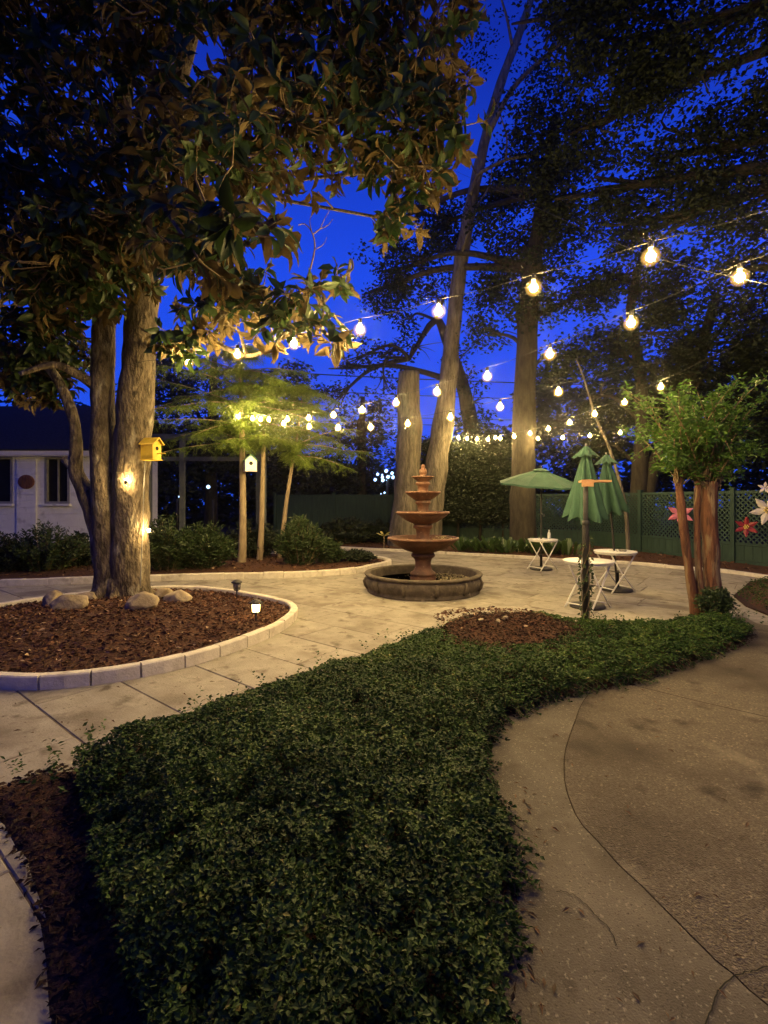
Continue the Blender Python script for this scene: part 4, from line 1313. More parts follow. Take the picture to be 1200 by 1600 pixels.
# ------------------------------------------------------------------ fountain
FX, FY = (661 - 600) / FOC * 8.75, 8.75
ft = empty('fountain', (FX, FY, 0), 'four tier terracotta fountain in a round dark stone basin', 'fountain')
c = (FX, FY, 0)
mb = MB()
mb.lathe(c, [(.985, -.01), (1.0, .0), (1.005, .03), (.985, .05), (1.0, .08), (1.035, .14), (1.045, .2), (1.03, .245), (1.005, .268), (1.01, .28), (1.045, .292), (1.055, .312), (1.04, .332), (1.0, .338), (.955, .33), (.94, .31), (.93, .2), (.9, .1)], 72)
basin = mb.make('basin', M['basin'], ft)
mb = MB(); mb.lathe(c, [(.915, .17), (.0001, .17)], 48); mb.make('water', M['water'], ft)
for k in range(12):
    a = 2 * math.pi * (k + .25) / 12
    mb = MB()
    L = [Vector((FX + math.cos(a) * r, FY + math.sin(a) * r, z)) for r, z in ((1.0, .055), (1.035, .12), (1.055, .19), (1.025, .262))]
    mb.tube(L, [.022, .034, .036, .022], 8)
    mb.make('rib', M['basin'], basin)
n = 1700
aa = R.normal(-.35, .8, n); rr = np.sqrt(R.uniform(.1, .8, n))
V, Fa = leaves(np.c_[FX + rr * np.cos(aa), FY + rr * np.sin(aa), np.full(n, .178) + R.uniform(0, .03, n)], rdir(n, -.1, .3), rdir(n, .6, 1), R.uniform(.02, .05, n), R.uniform(.012, .03, n), LEAF4)
o = build('floating_debris', V, Fa, M['debris'], ft, smooth=False); o['kind'] = 'stuff'
octo = lambda t, z: 1
mb = MB(); mb.lathe(c, [(.215, .15), (.23, .19), (.235, .24), (.215, .275), (.235, .285), (.225, .32), (.17, .36), (.145, .42), (.14, .50), (.155, .56), (.185, .59), (.205, .60), (.215, .63), (.205, .66), (.17, .68)], 32)
mb.make('pedestal', M['terra'], ft)


def bowl(z0, z1, r, lip, ri):
    h = z1 - z0
    prof = [(ri * 1.0, z0), (ri * 1.3, z0 + .02), (r * .55, z0 + h * .22), (r * .80, z0 + h * .55), (r * .90, z0 + h * .72), (r * .93, z1 - lip), (r * .985, z1 - lip * .9),
            (r, z1 - lip * .5), (r * .985, z1 - lip * .1), (r * .95, z1), (r * .90, z1 - .012), (r * .85, z1 - h * .25), (r * .5, z1 - h * .55), (.0001, z1 - h * .6)]
    mb = MB(); mb.lathe(c, prof, 48, lambda t, z: 1 + (.012 * math.cos(16 * t) if z < z1 - lip else 0))
    return mb.make('bowl', M['terra'], ft)


def column(z0, z1, r):
    h = z1 - z0
    mb = MB(); mb.lathe(c, [(r * 1.25, z0), (r * 1.25, z0 + h * .12), (r, z0 + h * .2), (r * .92, z0 + h * .5), (r * 1.0, z0 + h * .72), (r * 1.3, z0 + h * .8), (r * 1.35, z0 + h * .9), (r * 1.1, z1)], 24)
    mb.make('column', M['terra'], ft)


bowl(.67, .955, .645, .05, .17)
column(.80, 1.20, .13)
bowl(1.185, 1.415, .485, .045, .15)
column(1.30, 1.62, .105)
bowl(1.605, 1.775, .325, .038, .115)
column(1.68, 1.95, .10)
bowl(1.94, 2.05, .205, .03, .085)
mb = MB(); mb.lathe(c, [(.07, 1.99), (.075, 2.05), (.05, 2.065), (.06, 2.09), (.072, 2.12), (.065, 2.16), (.04, 2.185), (.03, 2.195), (.042, 2.215), (.04, 2.24), (.02, 2.258), (.0001, 2.262)], 20, lambda t, z: 1 + (.08 * math.cos(8 * t + z * 60) if 2.07 < z < 2.18 else 0))
mb.make('finial', M['terra'], ft)
n = 130
aa = R.uniform(-1.3, .9, n); rr = R.uniform(.33, .56, n)
V, Fa = leaves(np.c_[FX + rr * np.cos(aa), FY + rr * np.sin(aa), np.full(n, .93) + R.uniform(0, .02, n)], rdir(n, -.1, .4), rdir(n, .6, 1), R.uniform(.02, .05, n), R.uniform(.012, .03, n), LEAF4)
o = build('fallen_blossom', V, Fa, M['debris'], ft, smooth=False); o['kind'] = 'stuff'


# ------------------------------------------------------------------ bistro tables
def make_table(loc, rz, r, label):
    root = empty('bistro_table', loc, label, 'table', 'white folding bistro tables', rz=rz)
    mb = MB(); mb.lathe((0, 0, 0), [(r - .03, .690), (r - .004, .692), (r, .699), (r, .710), (r - .006, .716), (.0001, .716)], 40); mb.make('table_top', M['white_metal'], root, local=True)
    mb = MB(); mb.lathe((0, 0, 0), [(r - .035, .665), (r - .022, .665), (r - .022, .689), (r - .035, .689)], 40); mb.make('rim_band', M['white_metal'], root, local=True)
    for sx in (-1, 1):
        for k, sy in enumerate((-1, 1)):
            y = sy * (.205 if sx > 0 else .175)
            mb = MB(); mb.tube([(sx * .25, y, .676), (sx * .02, y, .35), (-sx * .27, y * 1.05, .012)], .0125, 8); leg = mb.make('leg', M['white_metal'], root, local=True)
        y = .205 if sx > 0 else .175
        mb = MB(); mb.tube([(-sx * .225, -y * 1.03, .07), (-sx * .225, y * 1.03, .07)], .009, 8); mb.make('stretcher', M['white_metal'], root, local=True)
        mb = MB(); mb.tube([(sx * .25, -y, .676), (sx * .25, y, .676)], .009, 8); mb.make('top_rail', M['white_metal'], root, local=True)
    mb = MB(); mb.tube([(0, -.21, .345), (0, .21, .345)], .007, 6); mb.make('hinge_rod', M['dark_metal'], root, local=True)
    return root


T1 = G(847, 890); T1 = Vector(((848 - 600) / FOC * 11.35, 11.35, 0))
T2 = Vector(((961 - 600) / FOC * 8.65, 8.65, 0))
T3 = Vector(((919.5 - 600) / FOC * 7.3, 7.3, 0))
make_table(T1, .45, .335, 'small white folding table under the open green umbrella')
make_table(T2, .30, .36, 'white folding table on the right below the leaning closed umbrella')
make_table(T3, .62, .36, 'nearest white folding table just behind the vine covered post')
bt = empty('bottle', T1 + Vector((.13, -.05, .717)), 'clear bottle standing on the table under the open umbrella', 'bottle')
mb = MB(); mb.lathe((0, 0, 0), [(.034, 0), (.037, .01), (.037, .12), (.03, .15), (.014, .175), (.013, .19)], 16); mb.make('body', M['plastic'], bt, local=True)
mb = MB(); mb.lathe((0, 0, 0), [(.016, .19), (.016, .215), (.0001, .215)], 12); mb.make('cap', M['white_metal'], bt, local=True)
as_ = empty('ashtray', T2 + Vector((.10, -.08, .717)), 'small grey tray on the right hand white table', 'tray')
mb = MB(); mb.lathe((0, 0, 0), [(.055, 0), (.07, .03), (.064, .03), (.05, .008), (.0001, .008)], 20); mb.make('dish', M['grey_metal'], as_, local=True)
gl = empty('eyeglasses', T2 + Vector((-.05, -.12, .717)), 'dark folded glasses lying on the right hand white table', 'glasses')
mb = MB()
for s_ in (-.035, .035): mb.tube([Vector((s_ + .026 * math.cos(a), 0, .026 + .022 * math.sin(a))) for a in np.linspace(0, 2 * math.pi, 13)], .0025, 5, cap=False)
mb.tube([(-.009, 0, .03), (.009, 0, .03)], .0025, 5); mb.make('rims', M['dark_metal'], gl, local=True)
mb = MB(); mb.tube([(-.06, 0, .03), (-.055, .11, .006)], .0025, 5); mb.tube([(.06, 0, .03), (.05, .11, .006)], .0025, 5); mb.make('temples', M['dark_metal'], gl, local=True)


# ------------------------------------------------------------------ umbrellas
def umbrella_base(root, pole_top, lean=(0, 0)):
    mb = MB(); mb.lathe((0, 0, 0), [(.25, 0), (.255, .02), (.245, .04), (.16, .06), (.05, .075), (.0001, .075)], 32); b = mb.make('base', M['dark_metal'], root, local=True)
    mb = MB(); mb.lathe((0, 0, 0), [(.03, .05), (.03, .33), (.034, .33), (.034, .36), (.0001, .36)], 14); mb.make('sleeve', M['dark_metal'], b, local=True)
    mb = MB(); mb.tube([(0, 0, .06), (lean[0] * .5, lean[1] * .5, pole_top * .5), (lean[0], lean[1], pole_top)], .019, 10); mb.make('pole', M['dark_metal'], root, local=True)


def open_umbrella(loc, label):
    root = empty('patio_umbrella', loc, label, 'umbrella', 'green patio umbrellas')
    H_ = 2.36; Rr = .98
    umbrella_base(root, H_)
    tilt = Matrix.Rotation(math.radians(7), 3, 'X') @ Matrix.Rotation(math.radians(2.5), 3, 'Y')
    top = Vector((0, 0, H_))
    N_ = 8
    ring = [.10, .32, .55, .78, 1.0]
    zed = [-.035, -.11, -.185, -.27, -.365]
    mb = MB(); V, Fc = [], []
    for rr, z in zip(ring, zed):
        for k in range(N_ * 4):
            t = 2 * math.pi * k / (N_ * 4) + .2
            f = (k % 4) / 4; sag = math.sin(math.pi * f)
            q = Vector((math.cos(t), math.sin(t), 0)) * (rr * Rr * (1 - .07 * sag)) + Vector((0, 0, z + .015 * sag * (1 if rr > .9 else -1)))
            V.append(tilt @ q + top)
    n_ = N_ * 4
    for i in range(4):
        for k in range(n_):
            Fc.append((i * n_ + k, i * n_ + (k + 1) % n_, (i + 1) * n_ + (k + 1) % n_, (i + 1) * n_ + k))
    # hem: fabric turned down
    b = len(V)
    for k in range(n_): V.append(Vector(V[4 * n_ + k]) + Vector((0, 0, -.04)))
    for k in range(n_): Fc.append((4 * n_ + k, 4 * n_ + (k + 1) % n_, b + (k + 1) % n_, b + k))
    mb.add(V, Fc); can = mb.make('canopy', M['green_fabric'], root, smooth=False, local=True)
    mb = MB(); V = []
    for rr, z in ((.20, -.045), (.11, -.01), (.0, .015)):
        for k in range(16):
            t = 2 * math.pi * k / 16; V.append(tilt @ Vector((math.cos(t) * rr * Rr, math.sin(t) * rr * Rr, z)) + top)
    mb.add(V, [(i * 16 + k, i * 16 + (k + 1) % 16, (i + 1) * 16 + (k + 1) % 16, (i + 1) * 16 + k) for i in range(2) for k in range(16)])
    mb.make('vent', M['green_fabric'], can, local=True)
    for k in range(N_):
        t = 2 * math.pi * k / N_ + .2
        dv = Vector((math.cos(t), math.sin(t), 0))
        mb = MB(); mb.tube([tilt @ (dv * rr * Rr + Vector((0, 0, z - .022))) + top for rr, z in zip(ring, zed)], .007, 5); rib = mb.make('rib', M['dark_metal'], root, local=True)
        mb = MB(); mb.tube([Vector((0, 0, H_ - .46)), tilt @ (dv * .5 * Rr + Vector((0, 0, -.195))) + top], .006, 5); mb.make('strut', M['dark_metal'], rib, local=True)
    mb = MB(); mb.lathe((0, 0, 0), [(.03, H_ - .50), (.035, H_ - .46), (.022, H_ - .42)], 12); mb.make('runner', M['dark_metal'], root, local=True)
    mb = MB(); mb.tube([(0, -.02, 1.30), (.05, -.05, 1.30), (.05, -.05, 1.24)], .009, 6); mb.make('crank_handle', M['grey_metal'], root, local=True)
    mb = MB(); mb.tube([tilt @ Vector((0, 0, .01)) + top, tilt @ Vector((0, 0, .06)) + top], [.015, .008], 8); mb.make('finial', M['grey_metal'], root, local=True)
    return root


def closed_umbrella(loc, label, top, bot, rb, lean, ph=0.0):
    root = empty('patio_umbrella', loc, label, 'umbrella', 'green patio umbrellas')
    umbrella_base(root, top - .02, lean)
    ax = lambda z: Vector((lean[0] * z / top, lean[1] * z / top, z))
    N_ = 8; n_ = 64
    V, Fc = [], []
    zz = np.linspace(top - .06, bot, 11)
    for i, z in enumerate(zz):
        f = i / 10
        for k in range(n_):
            t = 2 * math.pi * k / n_
            pl = math.cos(N_ * t / 1 * .5 * 2 / 2 * 1.0 + ph)      # eight folds
            pl = math.cos(N_ * t + ph)
            r = (.035 + (rb - .035) * f ** .9) * (1 + (.13 + .22 * f) * pl * (1 + .45 * math.sin(3 * t + 1 + ph)) + .07 * math.sin(5 * t + 4 * f + ph) * f)
            dz = -.05 * f * math.cos(N_ * t + ph + .4) - .04 * f * math.sin(2 * t)
            V.append(ax(z) + Vector((r * math.cos(t + .25 * f), r * math.sin(t + .25 * f), dz)))
    for i in range(10):
        for k in range(n_): Fc.append((i * n_ + k, i * n_ + (k + 1) % n_, (i + 1) * n_ + (k + 1) % n_, (i + 1) * n_ + k))
    mb = MB(); mb.add(V, Fc); can = mb.make('canopy', M['green_fabric'], root, local=True)
    V, Fc = [], []
    for i, (z, r) in enumerate(((top + .015, .012), (top - .02, .05), (top - .08, .105), (top - .15, .165))):
        for k in range(48):
            t = 2 * math.pi * k / 48
            rr = r * (1 + (.1 * i) * math.cos(8 * t + ph + .5))
            V.append(ax(z) + Vector((rr * math.cos(t), rr * math.sin(t), -.02 * i * math.cos(8 * t + ph) / 3)))
    for i in range(3):
        for k in range(48): Fc.append((i * 48 + k, i * 48 + (k + 1) % 48, (i + 1) * 48 + (k + 1) % 48, (i + 1) * 48 + k))
    mb = MB(); mb.add(V, Fc); mb.make('vent', M['green_fabric'], can, local=True)
    mb = MB(); mb.tube([ax(top), ax(top + .05)], [.02, .01], 8); mb.make('finial', M['grey_metal'], root, local=True)
    for k in range(8):
        t = 2 * math.pi * k / 8
        mb = MB(); mb.tube([ax(top - .1), ax(bot - .02) + Vector((.10 * math.cos(t), .10 * math.sin(t), 0))], .006, 5); mb.make('rib', M['dark_metal'], root, local=True)
    return root


open_umbrella(T1 + Vector((-.03, .02, 0)), 'open green patio umbrella above the small far table')
closed_umbrella(T3 + Vector((.0, .04, 0)), 'folded green umbrella in front, directly behind the dark post', 2.42, 1.34, .25, (-.02, 0), .3)
closed_umbrella(T2 + Vector((.06, .04, 0)), 'folded green umbrella behind, leaning left over the right hand table', 2.42, 1.42, .24, (-.20, 0), 1.1)

# ------------------------------------------------------------------ vine covered post with a wooden feeder tray
pb = Vector(((915 - 600) / FOC * 6.3, 6.3, 0))
po = empty('feeder_post', pb, 'dark post in the bed topped by a small wooden tray', 'post')
mb = MB(); mb.lathe((0, 0, 0), [(.04, -.02), (.04, 1.30), (.034, 1.33)], 16); mb.make('lower_shaft', M['dark_metal'], po, local=True)
mb = MB(); mb.lathe((0, 0, 0), [(.029, 1.31), (.029, 1.82), (.045, 1.84)], 16); mb.make('upper_shaft', M['grey_metal'], po, local=True)
mb = MB(); mb.lathe((0, 0, 0), [(.042, 1.29), (.047, 1.30), (.047, 1.34), (.036, 1.35)], 16); mb.make('collar', M['dark_metal'], po, local=True)
tr = MB(); Mx = Matrix.Rotation(math.radians(-14), 3, 'Z')
tr.box((.12, 0, 1.855), (.36, .26, .025), M=Mx); tray = tr.make('tray', M['wood'], po, smooth=False, local=True)
tr = MB(); tr.box((-.01, -.09, 1.83), (.14, .03, .09), M=Mx); tr.make('bracket', M['wood'], tray, smooth=False, local=True)
vn = empty('climbing_vine', pb, 'leafy vine climbing the lower half of the dark post', 'vine')
mb = MB(); pp, dd, uu = [], [], []
for s_ in range(4):
    L = [Vector((.05 * math.cos(a), .05 * math.sin(a), z)) for z, a in ((q * .05, q * .35 + s_ * 1.6) for q in range(0, 18 + 2 * s_))]
    mb.tube(L, .005, 4)
    for q in range(62):
        v = random.choice(L); pp.append(v * 1.0 + Vector((v.x * .3, v.y * .3, random.uniform(-.03, .03)))); dd.append(Vector((v.x * 12, v.y * 12, -.3)) + Vector(rdir(1)[0]) * .7); uu.append(rdir(1, .2, 1)[0])
mb.make('stem', M['twig'], vn, local=True)
n = len(pp)
V, Fa = leaves(np.array(pp), np.array(dd), np.array(uu), R.uniform(.035, .065, n), R.uniform(.022, .038, n), LEAF4)
o = build('foliage', V, Fa, M['shrub_leaf'], vn, smooth=False, local=True); o['kind'] = 'stuff'

# ------------------------------------------------------------------ fence with lattice
FP = [Vector(p) for p in ((9.55, 9.4, 0), (8.62, 12.0, 0), (7.70, 14.6, 0), (7.0, 16.9, 0), (4.9, 17.7, 0), (2.7, 18.4, 0), (.4, 19.0, 0), (-2.0, 19.4, 0), (-4.4, 19.7, 0))]
fe = empty('lattice_fence', FP[0], 'dark green wooden fence with diagonal lattice panels closing the terrace', 'fence')
FH, LB = 1.84, .56
for i, q in enumerate(FP):
    mb = MB(); dv = (FP[min(i + 1, len(FP) - 1)] - FP[max(i - 1, 0)]).normalized(); a = math.atan2(dv.y, dv.x)
    mb.box(q + Vector((0, 0, .94)), (.11, .11, 1.92), a); post = mb.make('post', M['fence'], fe, smooth=False)
    mb = MB(); mb.box(q + Vector((0, 0, 1.915)), (.15, .15, .03), a); mb.make('post_cap', M['fence'], post, smooth=False)
for i in range(len(FP) - 1):
    A, B = FP[i], FP[i + 1]
    dv = (B - A); L_ = dv.length - .114; dv.normalize(); a = math.atan2(dv.y, dv.x); mid = (A + B) / 2
    lat = i < 5
    for z, h in ((FH - .02, .07), (LB, .07), (.12, .07)):
        if not lat and abs(z - LB) < .01: continue
        mb = MB(); mb.box(mid + Vector((0, 0, z)), (L_, .05, h), a); mb.make('rail', M['fence'], fe, smooth=False)
    nb = int(L_ / .19)
    for k in range(nb):
        s_ = (k + .5) / nb - .5
        mb = MB(); top_ = LB - .04 if lat else FH - .06
        mb.box(mid + dv * (s_ * L_) + Vector((0, 0, (.16 + top_) / 2)), (L_ / nb - .006, .02, top_ - .16), a); mb.make('board', M['fence'], fe, smooth=False)
    if lat:
        mb = MB(); z0, z1 = LB + .035, FH - .055; H_ = z1 - z0
        side = Vector((-dv.y, dv.x, 0))
        for sg in (-1, 1):
            s_ = -L_ / 2 - H_
            while s_ < L_ / 2 + H_:
                # slat from (s_, z0) to (s_ + sg*H, z1), clipped to the panel
                xa, xb = (s_, s_ + H_) if sg > 0 else (s_ + H_, s_)
                za, zb = z0, z1
                pa, pb_ = np.array((xa, za)), np.array((xb, zb))
                def clip(p, q, lim, lo):
                    if (p[0] < lim) if lo else (p[0] > lim):
                        f = (lim - p[0]) / (q[0] - p[0] + 1e-9); return p + (q - p) * f
                    return p
                ok = not (max(xa, xb) < -L_ / 2 or min(xa, xb) > L_ / 2)
                if ok:
                    pa2 = clip(clip(pa, pb_, -L_ / 2, True), pb_, L_ / 2, False); pb2 = clip(clip(pb_, pa, -L_ / 2, True), pa, L_ / 2, False)
                    ln_ = np.hypot(*(pb2 - pa2))
                    if ln_ > .03:
                        cc = mid + dv * ((pa2[0] + pb2[0]) / 2) + Vector((0, 0, (pa2[1] + pb2[1]) / 2)) + side * (.006 * sg)
                        th = math.atan2(pb2[1] - pa2[1], pb2[0] - pa2[0])
                        Rm = Matrix.Rotation(a, 3, 'Z') @ Matrix.Rotation(-th, 3, 'Y')
                        mb.box(cc, (ln_, .010, .036), M=Rm)
                s_ += .125
        o = mb.make('lattice', M['fence'], fe, smooth=False); o['kind'] = 'stuff'


# metal flowers on the fence
def flower(label, px, py, d, r, npet, pm, cm_, two=None, rot=0.0, face=.35):
    c = P(px, py, d)
    root = empty('metal_flower', c, label, 'flower decoration', 'metal flowers on the fence')
    Rm = Matrix.Rotation(face, 3, 'Z')
    for k in range(npet):
        a = 2 * math.pi * k / npet + rot
        V, Fc = [], []
        for back in (0, 1):
            for (t_, w) in ((.10, .05), (.3, .17), (.52, .22), (.75, .13), (1.0, .012)):
                for s_ in (-1, 0, 1):
                    x, z = t_ * r, s_ * w * r
                    y = -.18 * r * t_ * t_ - (.05 * r if s_ == 0 else 0) + back * .008
                    ca, sa = math.cos(a), math.sin(a)
                    V.append(Rm @ Vector((x * ca - z * sa, y, x * sa + z * ca)))
        for i in range(4):
            for q in range(2):
                f = (i * 3 + q, i * 3 + q + 1, i * 3 + q + 4, i * 3 + q + 3); Fc += [f, tuple(15 + x for x in reversed(f))]
            for q in (0, 2):
                Fc.append((i * 3 + q, (i + 1) * 3 + q, 15 + (i + 1) * 3 + q, 15 + i * 3 + q))
        m_ = pm if not two or k % 2 else two
        build('petal', V, Fc, m_, root, smooth=False, local=True)
    mb = MB()
    for k in range(6):
        a = 2 * math.pi * k / 6
        mb.add(*ico(Rm @ Vector((.17 * r * math.cos(a), -.10 * r, .17 * r * math.sin(a))), .075 * r))
    mb.add(*ico(Rm @ Vector((0, -.12 * r, 0)), .09 * r))
    mb.make('flower_centre', cm_, root, local=True)
    mb = MB(); mb.tube([Rm @ Vector((0, .0, 0)), Rm @ Vector((0, .30, .02))], .008, 6); mb.make('mounting_rod', M['dark_metal'], root, local=True)
    return root


def ico(c, r):
    bm = bmesh.new(); bmesh.ops.create_icosphere(bm, subdivisions=1, radius=r)
    V = [v.co + Vector(c) for v in bm.verts]; Fc = [tuple(v.index for v in f.verts) for f in bm.faces]
    bm.free(); return V, Fc


flower('pink metal flower seen behind the left myrtle trunk', 1063, 803, 13.0, .33, 6, M['pink'], M['cream'], M['pink'], .5, -.5)
flower('dark red metal flower with yellow centre on the right fence', 1166, 823, 11.2, .245, 6, M['red'], M['petal_yellow'], None, .5, -.6)
flower('large cream metal flower at the right edge of the frame', 1200, 797, 10.6, .34, 6, M['cream'], M['petal_yellow'], None, .2, -.6)
flower('small cream metal flower above the large cream one', 1195, 762, 10.7, .14, 5, M['cream'], M['cream'], None, .2, -.6)

# ------------------------------------------------------------------ house on the left
HD = 15.0
hx = lambda px: (px - 600) / FOC * HD
hz = lambda py: EYE - (py - HOR) / FOC * HD
ho = empty('white_house', (hx(60), HD, 0), 'low white painted house with dark roof behind the magnolia', 'house')
x0, x1 = -20.0, hx(176)
wins = [(hx(-45), hx(20)), (hx(70), hx(109))]
zt, zb, zw = hz(714), hz(787), 2.98
mb = MB()
segs = [x0, wins[0][0], wins[0][1], wins[1][0], wins[1][1], x1]
for i in range(5):
    a, b = segs[i], segs[i + 1]
    if i in (1, 3):
        mb.box(((a + b) / 2, HD + .11, zb / 2), (b - a, .22, zb)); mb.box(((a + b) / 2, HD + .11, (zt + 3.05) / 2), (b - a, .22, 3.05 - zt))
    else:
        mb.box(((a + b) / 2, HD + .11, 3.05 / 2), (b - a, .22, 3.05))
mb.box((x1 - .11, HD + 1.6, 1.525), (.22, 2.76, 3.05))
mb.make('wall', M['wall_white'], ho, smooth=False)
# a shallow pier between the windows
mb = MB(); mb.box((hx(43), HD - .03, 1.45), (hx(52) - hx(22), .06, 2.9)); mb.make('pier', M['wall_white'], ho, smooth=False)
for (a, b) in wins:
    w = empty('window', ((a + b) / 2, HD, (zt + zb) / 2)); w.parent = ho; w.location = Vector(((a + b) / 2, HD, (zt + zb) / 2)) - ho.location
    mb = MB(); t_ = .07
    mb.box((a + t_ / 2, HD + .05, (zt + zb) / 2), (t_, .13, zt - zb)); mb.box((b - t_ / 2, HD + .05, (zt + zb) / 2), (t_, .13, zt - zb))
    mb.box(((a + b) / 2, HD + .05, zt - t_ / 2), (b - a - 2 * t_, .13, t_)); mb.box(((a + b) / 2, HD + .05, zb + t_ / 2), (b - a - 2 * t_, .13, t_))
    mb.box(((a + b) / 2, HD + .06, (zt + zb) / 2), (.035, .06, zt - zb - 2 * t_))
    mb.make('frame', M['sill'], w, smooth=False)
    mb = MB(); mb.box(((a + b) / 2, HD + .09, (zt + zb) / 2), (b - a - .13, .012, zt - zb - .13)); mb.make('pane', M['pane'], w, smooth=False)
    mb = MB(); mb.box(((a + b) / 2, HD - .05, zb - .035), (b - a + .1, .12, .06)); mb.make('sill', M['wall_white'], w, smooth=False)
mb = MB(); mb.box(((x0 + x1) / 2 + .2, HD - .30, (hz(704) + hz(712)) / 2), (x1 - x0 + .4, .06, hz(704) - hz(712))); mb.make('fascia', M['trim'], ho, smooth=False)
mb = MB(); mb.box(((x0 + x1) / 2 + .2, HD - .08, hz(712) - .025), (x1 - x0 + .4, .40, .03)); mb.make('soffit', M['trim'], ho, smooth=False)
ez = hz(704) + .01
mb = MB(); mb.add([(x0, HD - .36, ez), (x1 + .25, HD - .36, ez), (x1 + .25, HD + 2.0, ez + 1.75), (x0, HD + 2.0, ez + 1.75),
                   (x0, HD - .36, ez - .05), (x1 + .25, HD - .36, ez - .05), (x1 + .25, HD + 2.0, ez + 1.65), (x0, HD + 2.0, ez + 1.65), (x1 + .25, HD + 4.0, ez), (x0, HD + 4.0, ez)],
                  [(0, 1, 2, 3), (4, 7, 6, 5), (0, 4, 5, 1), (1, 5, 6, 2), (3, 2, 8, 9), (2, 6, 8), (0, 3, 7, 4)])
mb.make('roof', M['roof'], ho, smooth=False)
pl = empty('oval_plaque', (hx(44), HD - .06, hz(753)), 'oval red brown plaque on the white wall between the windows', 'plaque')
mb = MB(); Rm = Matrix.Rotation(math.radians(90), 3, 'X')
V, Fc = [], []
for r, y in ((1, 0), (1, -.04), (.88, -.055)):
    for k in range(28):
        t = 2 * math.pi * k / 28; V.append((.245 * r * math.cos(t), y, .215 * r * math.sin(t)))
for i in range(2):
    for k in range(28): Fc.append((i * 28 + k, i * 28 + (k + 1) % 28, (i + 1) * 28 + (k + 1) % 28, (i + 1) * 28 + k))
Fc.append(tuple(56 + k for k in range(28)))
mb.add(V, Fc); mb.make('board', M['plaque'], pl, smooth=False, local=True)
mb = MB()
for s_ in (-.12, 0, .12): mb.box((s_, -.06, 0), (.05, .02, .26 if s_ == 0 else .20))
mb.make('raised_strip', M['bark_myrtle'], pl, smooth=False, local=True)

# ------------------------------------------------------------------ grey screen frame behind the saplings
sf = empty('screen_frame', P(320, 870, 14.2), 'tall grey timber frame with two cross rails behind the saplings', 'frame')
for px in (233, 285, 404, 412):
    q = P(px, 800, 14.2 if px != 404 else 15.2)
    mb = MB(); mb.box((q.x, q.y, 1.75), (.13, .13, 3.5)); mb.make('post', M['frame_grey'], sf, smooth=False)
zt2, zr = P(0, 683, 14.2).z, P(0, 717, 14.2).z
xa, xb = P(225, 0, 14.2).x, P(420, 0, 14.2).x
mb = MB(); mb.box(((xa + xb) / 2, 14.2, zt2), (xb - xa, .09, .18)); mb.make('top_beam', M['frame_grey'], sf, smooth=False)
mb = MB(); mb.box(((xa + xb) / 2, 14.2, zr), (xb - xa - .02, .07, .12)); mb.make('rail', M['frame_grey'], sf, smooth=False)
mb = MB(); mb.box((xb - .05, 15.7, zt2 + .001), (.09, 2.9, .16)); mb.make('side_beam', M['frame_grey'], sf, smooth=False)


# ------------------------------------------------------------------ birdhouses
def birdhouse(loc, rz, s, label, body_m, roof_m, perch=True):
    root = empty('birdhouse', loc, label, 'birdhouse', None, rz=rz)
    w, dpt, h = s
    # front faces local -Y; gable above the front
    V = [(-w / 2, -dpt / 2, 0), (w / 2, -dpt / 2, 0), (w / 2, dpt / 2, 0), (-w / 2, dpt / 2, 0), (-w / 2, -dpt / 2, h), (w / 2, -dpt / 2, h), (w / 2, dpt / 2, h), (-w / 2, dpt / 2, h), (0, -dpt / 2, h + w * .45), (0, dpt / 2, h + w * .45)]
    mb = MB(); mb.add(V, [(3, 2, 1, 0), (0, 1, 5, 8, 4), (2, 3, 7, 9, 6), (1, 2, 6, 5), (3, 0, 4, 7)]); body = mb.make('box', body_m, root, smooth=False, local=True)
    for sg in (-1, 1):
        th = math.atan2(.45, .5)
        Rm = Matrix.Rotation(sg * th, 3, 'Y')
        L_ = w * .86
        mb = MB(); mb.box(Vector((sg * w * .30, -.012, h + w * .20 + .012)), (L_, dpt * 1.28, .014), M=Rm); mb.make('roof_board', roof_m, root, smooth=False, local=True)
    mb = MB(); mb.box((0, -.01, -.006), (w * 1.1, dpt * 1.12, .012)); mb.make('floor_board', body_m, root, smooth=False, local=True)
    V = [(0.17 * w * math.cos(2 * math.pi * k / 16), -dpt / 2 - y, h * .72 + .17 * w * math.sin(2 * math.pi * k / 16)) for y in (-.002, .003) for k in range(16)]
    mb = MB(); mb.add(V, [tuple(reversed([16 + k for k in range(16)]))] + [(k, (k + 1) % 16, 16 + (k + 1) % 16, 16 + k) for k in range(16)]); mb.make('entrance_hole', M['dark'], root, smooth=False, local=True)
    if perch:
        mb = MB(); mb.tube([(0, -dpt / 2, h * .38), (0, -dpt / 2 - w * .85, h * .38)], .008, 8); mb.make('perch', body_m if body_m is not M['wall_white'] else M['twig'], root, local=True)
    return root


b = P(236, 718, 7.1)
birdhouse(b, math.radians(74), (.17, .21, .22), 'yellow wooden birdhouse on the right side of the magnolia trunk', M['yellow'], M['yellow'])
b = P(391, 736, 11.75)
birdhouse(b, math.radians(24), (.27, .24, .25), 'white birdhouse with a green roof on the sapling trunk', M['trim'], M['green_paint'], False)


# ------------------------------------------------------------------ small lamps
def trunk_light(px, py, d, label, aim):
    c = P(px, py, d)
    root = empty('trunk_light', c, label, 'lamp')
    mb = MB(); mb.add(*ico((0, 0, 0), .027)); mb.make('bulb', M['spot'], root, local=True)
    aim = Vector(aim)
    mb = MB(); mb.tube([aim * .022, aim * .065], [.026, .022], 12); mb.make('socket', M['dark_metal'], root, local=True)
    return root


